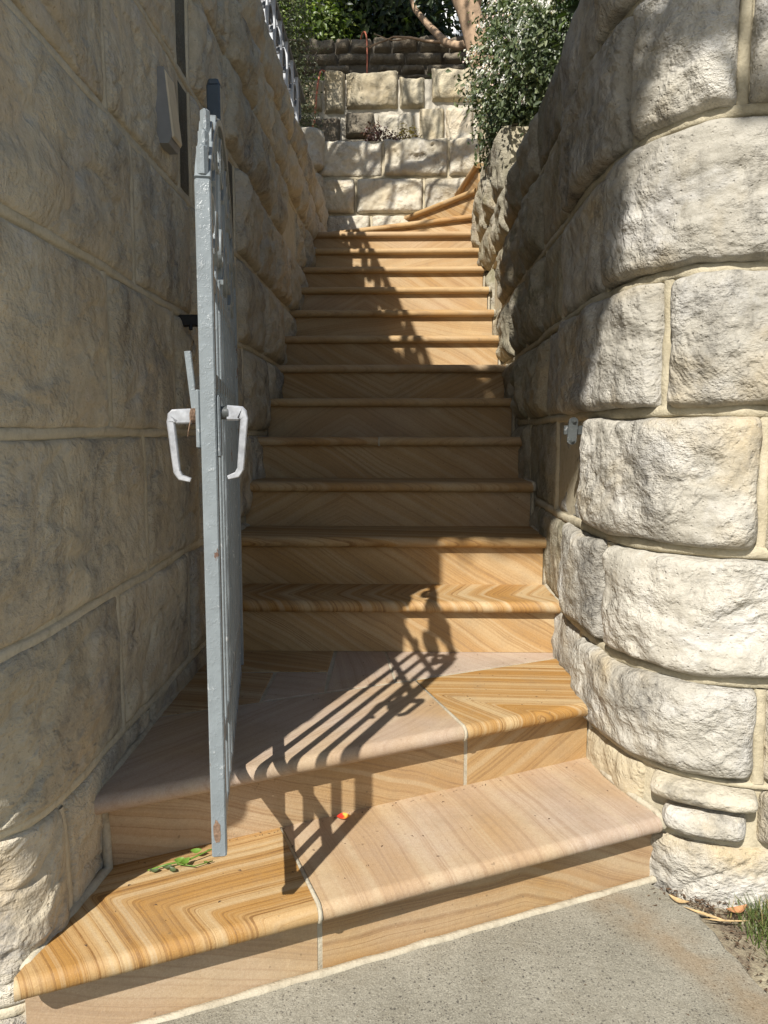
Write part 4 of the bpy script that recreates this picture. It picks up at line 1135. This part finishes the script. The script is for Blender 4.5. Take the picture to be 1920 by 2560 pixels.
# white house glimpsed through the trees
hs_ = empty('house', (1.6, 14, 5.9), label='white weatherboard house glimpsed between the trees at the top', cat='house')
for i in range(26):
    mb = MB(); z0 = 6.0+i*.2; mb.add([(.15, 14-.02, z0), (4.5, 14-.02, z0), (4.5, 14.0, z0+.2), (.15, 14.0, z0+.2), (.15, 14, z0), (4.5, 14, z0)], [(0, 1, 2, 3), (0, 4, 5, 1)])
    mb.build('weatherboard', M_white, hs_)
mb = MB(); mb.box(.15, 4.5, 14.0, 19, 5.9, 11.2); mb.build('wall', M_white, hs_)
mb = MB(); mb.box(.05, .17, 13.9, 14.05, 5.9, 11.2); mb.build('corner_post', M_grey, hs_)
for x in (.95, 2.4):
    mb = MB(); mb.box(x, x+.9, 13.93, 13.99, 7.6, 9.2); w_ = mb.build('window', M_grey, hs_)
    mb = MB(); mb.box(x+.07, x+.41, 13.91, 13.928, 7.67, 9.13); mb.build('pane', M_glass, w_)
    mb = MB(); mb.box(x+.48, x+.83, 13.91, 13.928, 7.67, 9.13); mb.build('pane', M_glass, w_)
mb = MB(); mb.add([(-.3, 13.4, 11.1), (5, 13.4, 11.1), (5, 16.5, 12.8), (-.3, 16.5, 12.8), (-.3, 19.6, 11.1), (5, 19.6, 11.1)], [(0, 1, 2, 3), (3, 2, 5, 4)]); mb.build('roof', M_roof, hs_)

# orange garden hoses hanging over the terraces
def hose(label, pts):
    P = [Vector(p) for p in pts]
    for _ in range(3):
        Q = [P[0]]
        for a, b in zip(P[:-1], P[1:]): Q += [a*.75+b*.25, a*.25+b*.75]
        P = Q+[P[-1]]
    mb = MB(); mb.tube(P, .009, 8); tag(mb.build('garden_hose', M_hose, smooth=True), label, 'hose')
hose('orange hose draped over the middle wall beside the railing', [(-.70, 7.75, 4.60), (-.76, 7.62, 4.68), (-.80, 7.54, 4.62), (-.84, 7.52, 4.3), (-.84, 7.5, 4.12), (-.92, 7.4, 3.96), (-1.05, 7.2, 3.80), (-1.12, 7.15, 3.70)])
hose('orange hose hanging down the highest dark wall', [(-.50, 9.3, 5.74), (-.46, 9.14, 5.80), (-.41, 9.06, 5.74), (-.40, 9.04, 5.45), (-.41, 9.03, 5.2), (-.36, 9.0, 4.9), (-.2, 8.9, 4.65)])

# ---------------------------------------------------------------- trees out of frame that throw the shade on steps and walls
st = empty('street_tree', (-4.2, -1.6, -.03), label='leafy street tree behind the viewer whose crown shades the middle steps', cat='tree')
rr = random.Random(12); mb = MB()
mb.tube([(-4.2, -1.6, -.1), (-4.15, -1.5, 1.5), (-4.1, -1.4, 3.0), (-3.7, -1.2, 4.3), (-2.8, -1.0, 5.0), (-1.2, -.9, 5.35), (.6, -.8, 5.5), (1.6, -.7, 5.6)], [.2, .17, .15, .12, .10, .07, .045, .02], 10)
mb.build('trunk', M_bark, st, smooth=True)
CZ = 5.3
def canopy_edge(x0):   # lower edge of the shade in sun-projected coordinates
    return float(np.interp(x0, [-1.2, .2, .86, 1.02, 1.2, 1.36, 1.46, 1.52, 1.58, 1.68, 1.8, 2.1, 3.5], [3.62, 3.62, 3.60, 3.50, 3.62, 3.88, 3.98, 3.84, 3.60, 3.54, 3.62, 3.6, 3.6]))
P_ = []; r_ = np.random.default_rng(70)
while len(P_) < 34000:
    x0 = r_.uniform(-1.2, 3.6); lo = canopy_edge(x0); hi = 5.45+.12*math.sin(x0*9)+.08*math.sin(x0*23) if x0 < 1.3 else 6.2
    y0 = r_.uniform(lo-.03, hi+.10)
    edge = min(y0-lo, hi-y0)
    if edge < .14 and r_.random() < .62 and math.sin(x0*31+y0*17)+math.sin(x0*53-y0*29) < .4: continue
    if x0 > 1.46 and .10 < y0-lo < .42 and math.sin(x0*41+2)*math.cos(y0*26)+.5*math.sin(x0*77-y0*53) > -.25: continue
    z_ = CZ+r_.uniform(-.22, .22)
    P_.append((x0-.413*z_, y0-1.0054*z_, z_))
P_ = np.array(P_); Q_ = r_.normal(size=P_.shape)*.5+np.array([-.4, -.9, .9])
tag(leaf_mesh('foliage', P_, Q_, .080, M_canopy, st, 1.7, seed=71), kind='stuff')
gt = empty('garden_tree', (-2.7, 3.4, 3.2), label='spreading garden tree above the left wall whose branches shade the head of the stairs', cat='tree')
mb = MB(); rr = random.Random(21)
mb.tube([(-2.7, 3.4, 3.1), (-2.65, 3.4, 4.4), (-2.5, 3.5, 5.6), (-2.3, 3.5, 6.2)], [.14, .12, .10, .08], 9)
for p, d, L_, R_ in (((-2.55, 3.45, 5.0), (.75, .6, .12), 2.0, .05), ((-2.55, 3.45, 4.9), (.6, .8, .25), 1.9, .045), ((-2.55, 3.45, 5.3), (.85, .5, .05), 2.0, .045), ((-2.4, 3.5, 6.0), (.7, .2, .15), 1.9, .06), ((-2.5, 3.5, 5.6), (.6, .3, .55), 1.7, .06), ((-2.5, 3.5, 5.6), (.55, .1, .75), 1.5, .055), ((-2.3, 3.5, 6.2), (.7, .3, .35), 1.6, .055), ((-2.3, 3.5, 6.2), (.45, -.1, .7), 1.4, .05), ((-2.4, 3.5, 6.0), (.4, .75, .3), 1.4, .045), ((-2.5, 3.5, 5.7), (.8, -.2, .35), 1.5, .045), ((-2.4, 3.6, 6.1), (.85, .45, .1), 1.5, .04)):
    tree_limb(mb, p, d, L_, R_, 3, rr, .75, .1)
mb.build('trunk', M_bark, gt, smooth=True)
P_, Q_ = cloud([(-2.0, 5.6, 8.6, 1.6, .55, .5), (-3.6, 5.4, 8.4, 1.2, .7, .8), (-.7, 7.2, 8.8, 1.25, .9, .5)], 10000, .1, 81, .22, 8)
tag(leaf_mesh('foliage', P_, Q_+np.array([-.3, -.8, .9]), .10, M_canopy, gt, 1.7, seed=82), kind='stuff')

# ---------------------------------------------------------------- small things on the ground and steps
def leafshape(name, c, L_, W_, rz, mat, label=None, cat='leaf', curl=.25, tilt=0.0, parent=None, group=None):
    n_ = 9; v = []; f = []
    for i in range(n_+1):
        u = i/n_; w = W_*.5*math.sin(math.pi*min(1, u*1.02))**.8; x = (u-.5)*L_
        zc = curl*L_*((u-.5)**2)*1.6
        for k_, a in enumerate((-1, -.5, 0, .5, 1)):
            v.append((x, a*w, zc+abs(a)*w*.45+tilt*a*w))
    for i in range(n_):
        for k_ in range(4): a = i*5+k_; f.append((a, a+1, a+6, a+5))
    ca, sa = math.cos(rz), math.sin(rz)
    v = [(c[0]+x*ca-y*sa, c[1]+x*sa+y*ca, c[2]+z) for x, y, z in v]
    o = obj(name, v, f, mat, parent, smooth=True)
    if label: tag(o, label, cat, group)
    return o
def redleaf_mat():
    m, nt, b = newmat('red_yellow_leaf'); n = N(nt); co = n.coord()
    a = n.noise(co, 55, 3, .5); c = n.mix(n.map(a, .42, .58), (.55, .035, .02), (.72, .33, .05))
    n.link(c, b.inputs['Base Color']); b.inputs['Roughness'].default_value = .35; return m
leafshape('fallen_leaf', (-.143, 1.775, r+.004), .036, .020, .15, redleaf_mat(), 'small red and yellow leaf lying on the first tread', curl=.3, tilt=.3)
sp_ = empty('leafy_sprig', (-.50, 1.56, r+.002), label='fresh green leafy sprig lying in the corner of the first tread', cat='sprig')
mb = MB(); mb.tube([(-.56, 1.535, r+.006), (-.52, 1.55, r+.012), (-.48, 1.565, r+.012), (-.44, 1.592, r+.02), (-.425, 1.60, r+.022)], [.0016, .002, .002, .0016, .001], 6)
mb.tube([(-.50, 1.555, r+.01), (-.46, 1.55, r+.008), (-.425, 1.575, r+.006)], .0013, 5)
mb.build('stem', M_sprig, sp_, smooth=True)
for (x, y, L_, a, h, m_) in ((-.500, 1.570, .034, .5, .010, M_sprig), (-.482, 1.556, .040, 1.1, .016, M_sprig), (-.466, 1.588, .036, .2, .024, M_sprig), (-.520, 1.546, .030, .3, .008, M_leaf_bush), (-.545, 1.535, .030, .1, .006, M_leaf_bush), (-.505, 1.538, .030, -.6, .006, M_leaf_bush), (-.44, 1.598, .016, .9, .02, M_leaf_lime), (-.438, 1.565, .016, -.3, .01, M_leaf_lime)):
    leafshape('leaf', (x, y, r+h*.8), L_*.72, L_*.36, a, m_, parent=sp_, curl=.5, tilt=.35)
for i, (x, y, L_, a, lab) in enumerate(((.815, 1.700, .062, .3, 'curled orange brown leaf lying against the foot of the right wall'), (.690, 1.735, .050, -.6, 'long tan leaf strip in the dirt beside the pale mortar at the right'))):
    leafshape('dry_leaf', (x, y, .006), L_, L_*.38, a, M_brown_leaf if i == 0 else M_straw, lab, curl=.6)
leafshape('bark_strip', (.735, 1.690, .004), .10, .012, -.55, M_straw, 'long dry bark strip lying along the edge of the footpath', 'bark strip', curl=.1)
leafshape('bark_strip', (.775, 1.665, .006), .11, .007, -.05, M_straw, 'thin yellow straw crossing the dirt at the foot of the right wall', 'straw', curl=.1)
# grass
rg = np.random.default_rng(5); V = []; F = []
for i in range(1300):
    tx, ty = (rg.uniform(.80, 1.3), rg.uniform(1.25, 1.74))
    if i < 700: tx, ty = rg.normal(.92, .05), rg.normal(1.66, .045)
    if ty > 1.74 or tx < .80+(1.7-ty)*.12: continue
    a = rg.uniform(0, 6.28); L_ = rg.uniform(.03, .085); lean = rg.uniform(.3, 1.0); w = .0016
    dx, dy = math.cos(a), math.sin(a); b0 = len(V)
    for u in (0, .5, 1):
        px = tx+dx*L_*lean*u*u; py = ty+dy*L_*lean*u*u; pz = -.02+L_*u*(1-.3*lean*u)
        ww = w*(1-u*.85)
        V += [(px-dy*ww, py+dx*ww, pz), (px+dy*ww, py-dx*ww, pz)]
    F += [(b0, b0+1, b0+3, b0+2), (b0+2, b0+3, b0+5, b0+4)]
gr = obj('grass', V, F, M_grass); tag(gr, 'sparse short grass growing in the dry verge at the foot of the right wall', 'grass', kind='stuff')
# litter: dry fragments on treads and path
V = []; F = []
def frag(x, y, z, L_):
    a = rg.uniform(0, 6.28); w = L_*rg.uniform(.12, .45); b0 = len(V); c_, s_ = math.cos(a), math.sin(a)
    bend = rg.uniform(-.3, .3)*L_
    for (u, v_, h) in ((-.5, 0, 0), (0, .5, .12), (.5, 0, .0), (0, -.5, .12)):
        lx = u*L_; ly = v_*w+(bend if u == 0 else 0)
        V.append((x+lx*c_-ly*s_, y+lx*s_+ly*c_, z+.0006+h*L_*.5))
    F.append((b0, b0+1, b0+2)); F.append((b0, b0+2, b0+3))
for i in range(150):
    x = rg.uniform(-.6, .62); y = rg.uniform(1.25, 2.1)
    if 1.27+(x+.66)*.443 < y < 1.56+(x+.66)*.47: frag(x, y, r, rg.uniform(.003, .011))
    if rg.random() < .5: frag(x, 1.545+(x+.66)*.47+rg.normal(0, .006), r, rg.uniform(.003, .009))
for i in range(120): frag(rg.uniform(-.6, .5), rg.uniform(2.05, 2.58), 2*r, rg.uniform(.003, .010))
for n_ in range(3, 9):
    for i in range(16): frag(rg.uniform(-.6, .5), rg.uniform(NW[n_][0]+.03, NW[n_][1]+.24), n_*r, rg.uniform(.003, .012))
for i in range(150):
    x, y = rg.uniform(-.5, .75), rg.uniform(.9, 1.8)
    if y < 1.44+x*.43: frag(x, y, 0, rg.uniform(.002, .009))
for i in range(260):
    u = rg.random(); x = .65+u*.25+rg.normal(0, .02); y = 1.80-u*.14+rg.normal(0, .025)
    frag(x, y, -.012+rg.uniform(0, .014), rg.uniform(.004, .02))
for i in range(2600):
    x = rg.uniform(.76, 1.5); y = rg.uniform(1.2, 1.76)
    if x > edge_x(y)+.0: frag(x, y, -.012+rg.uniform(0, .012), rg.uniform(.003, .016))
V = [v_ for v_ in V]
lt = obj('leaf_litter', V, F, M_debris); tag(lt, 'tiny dark dry fragments scattered over the treads and the footpath', 'litter', kind='stuff')
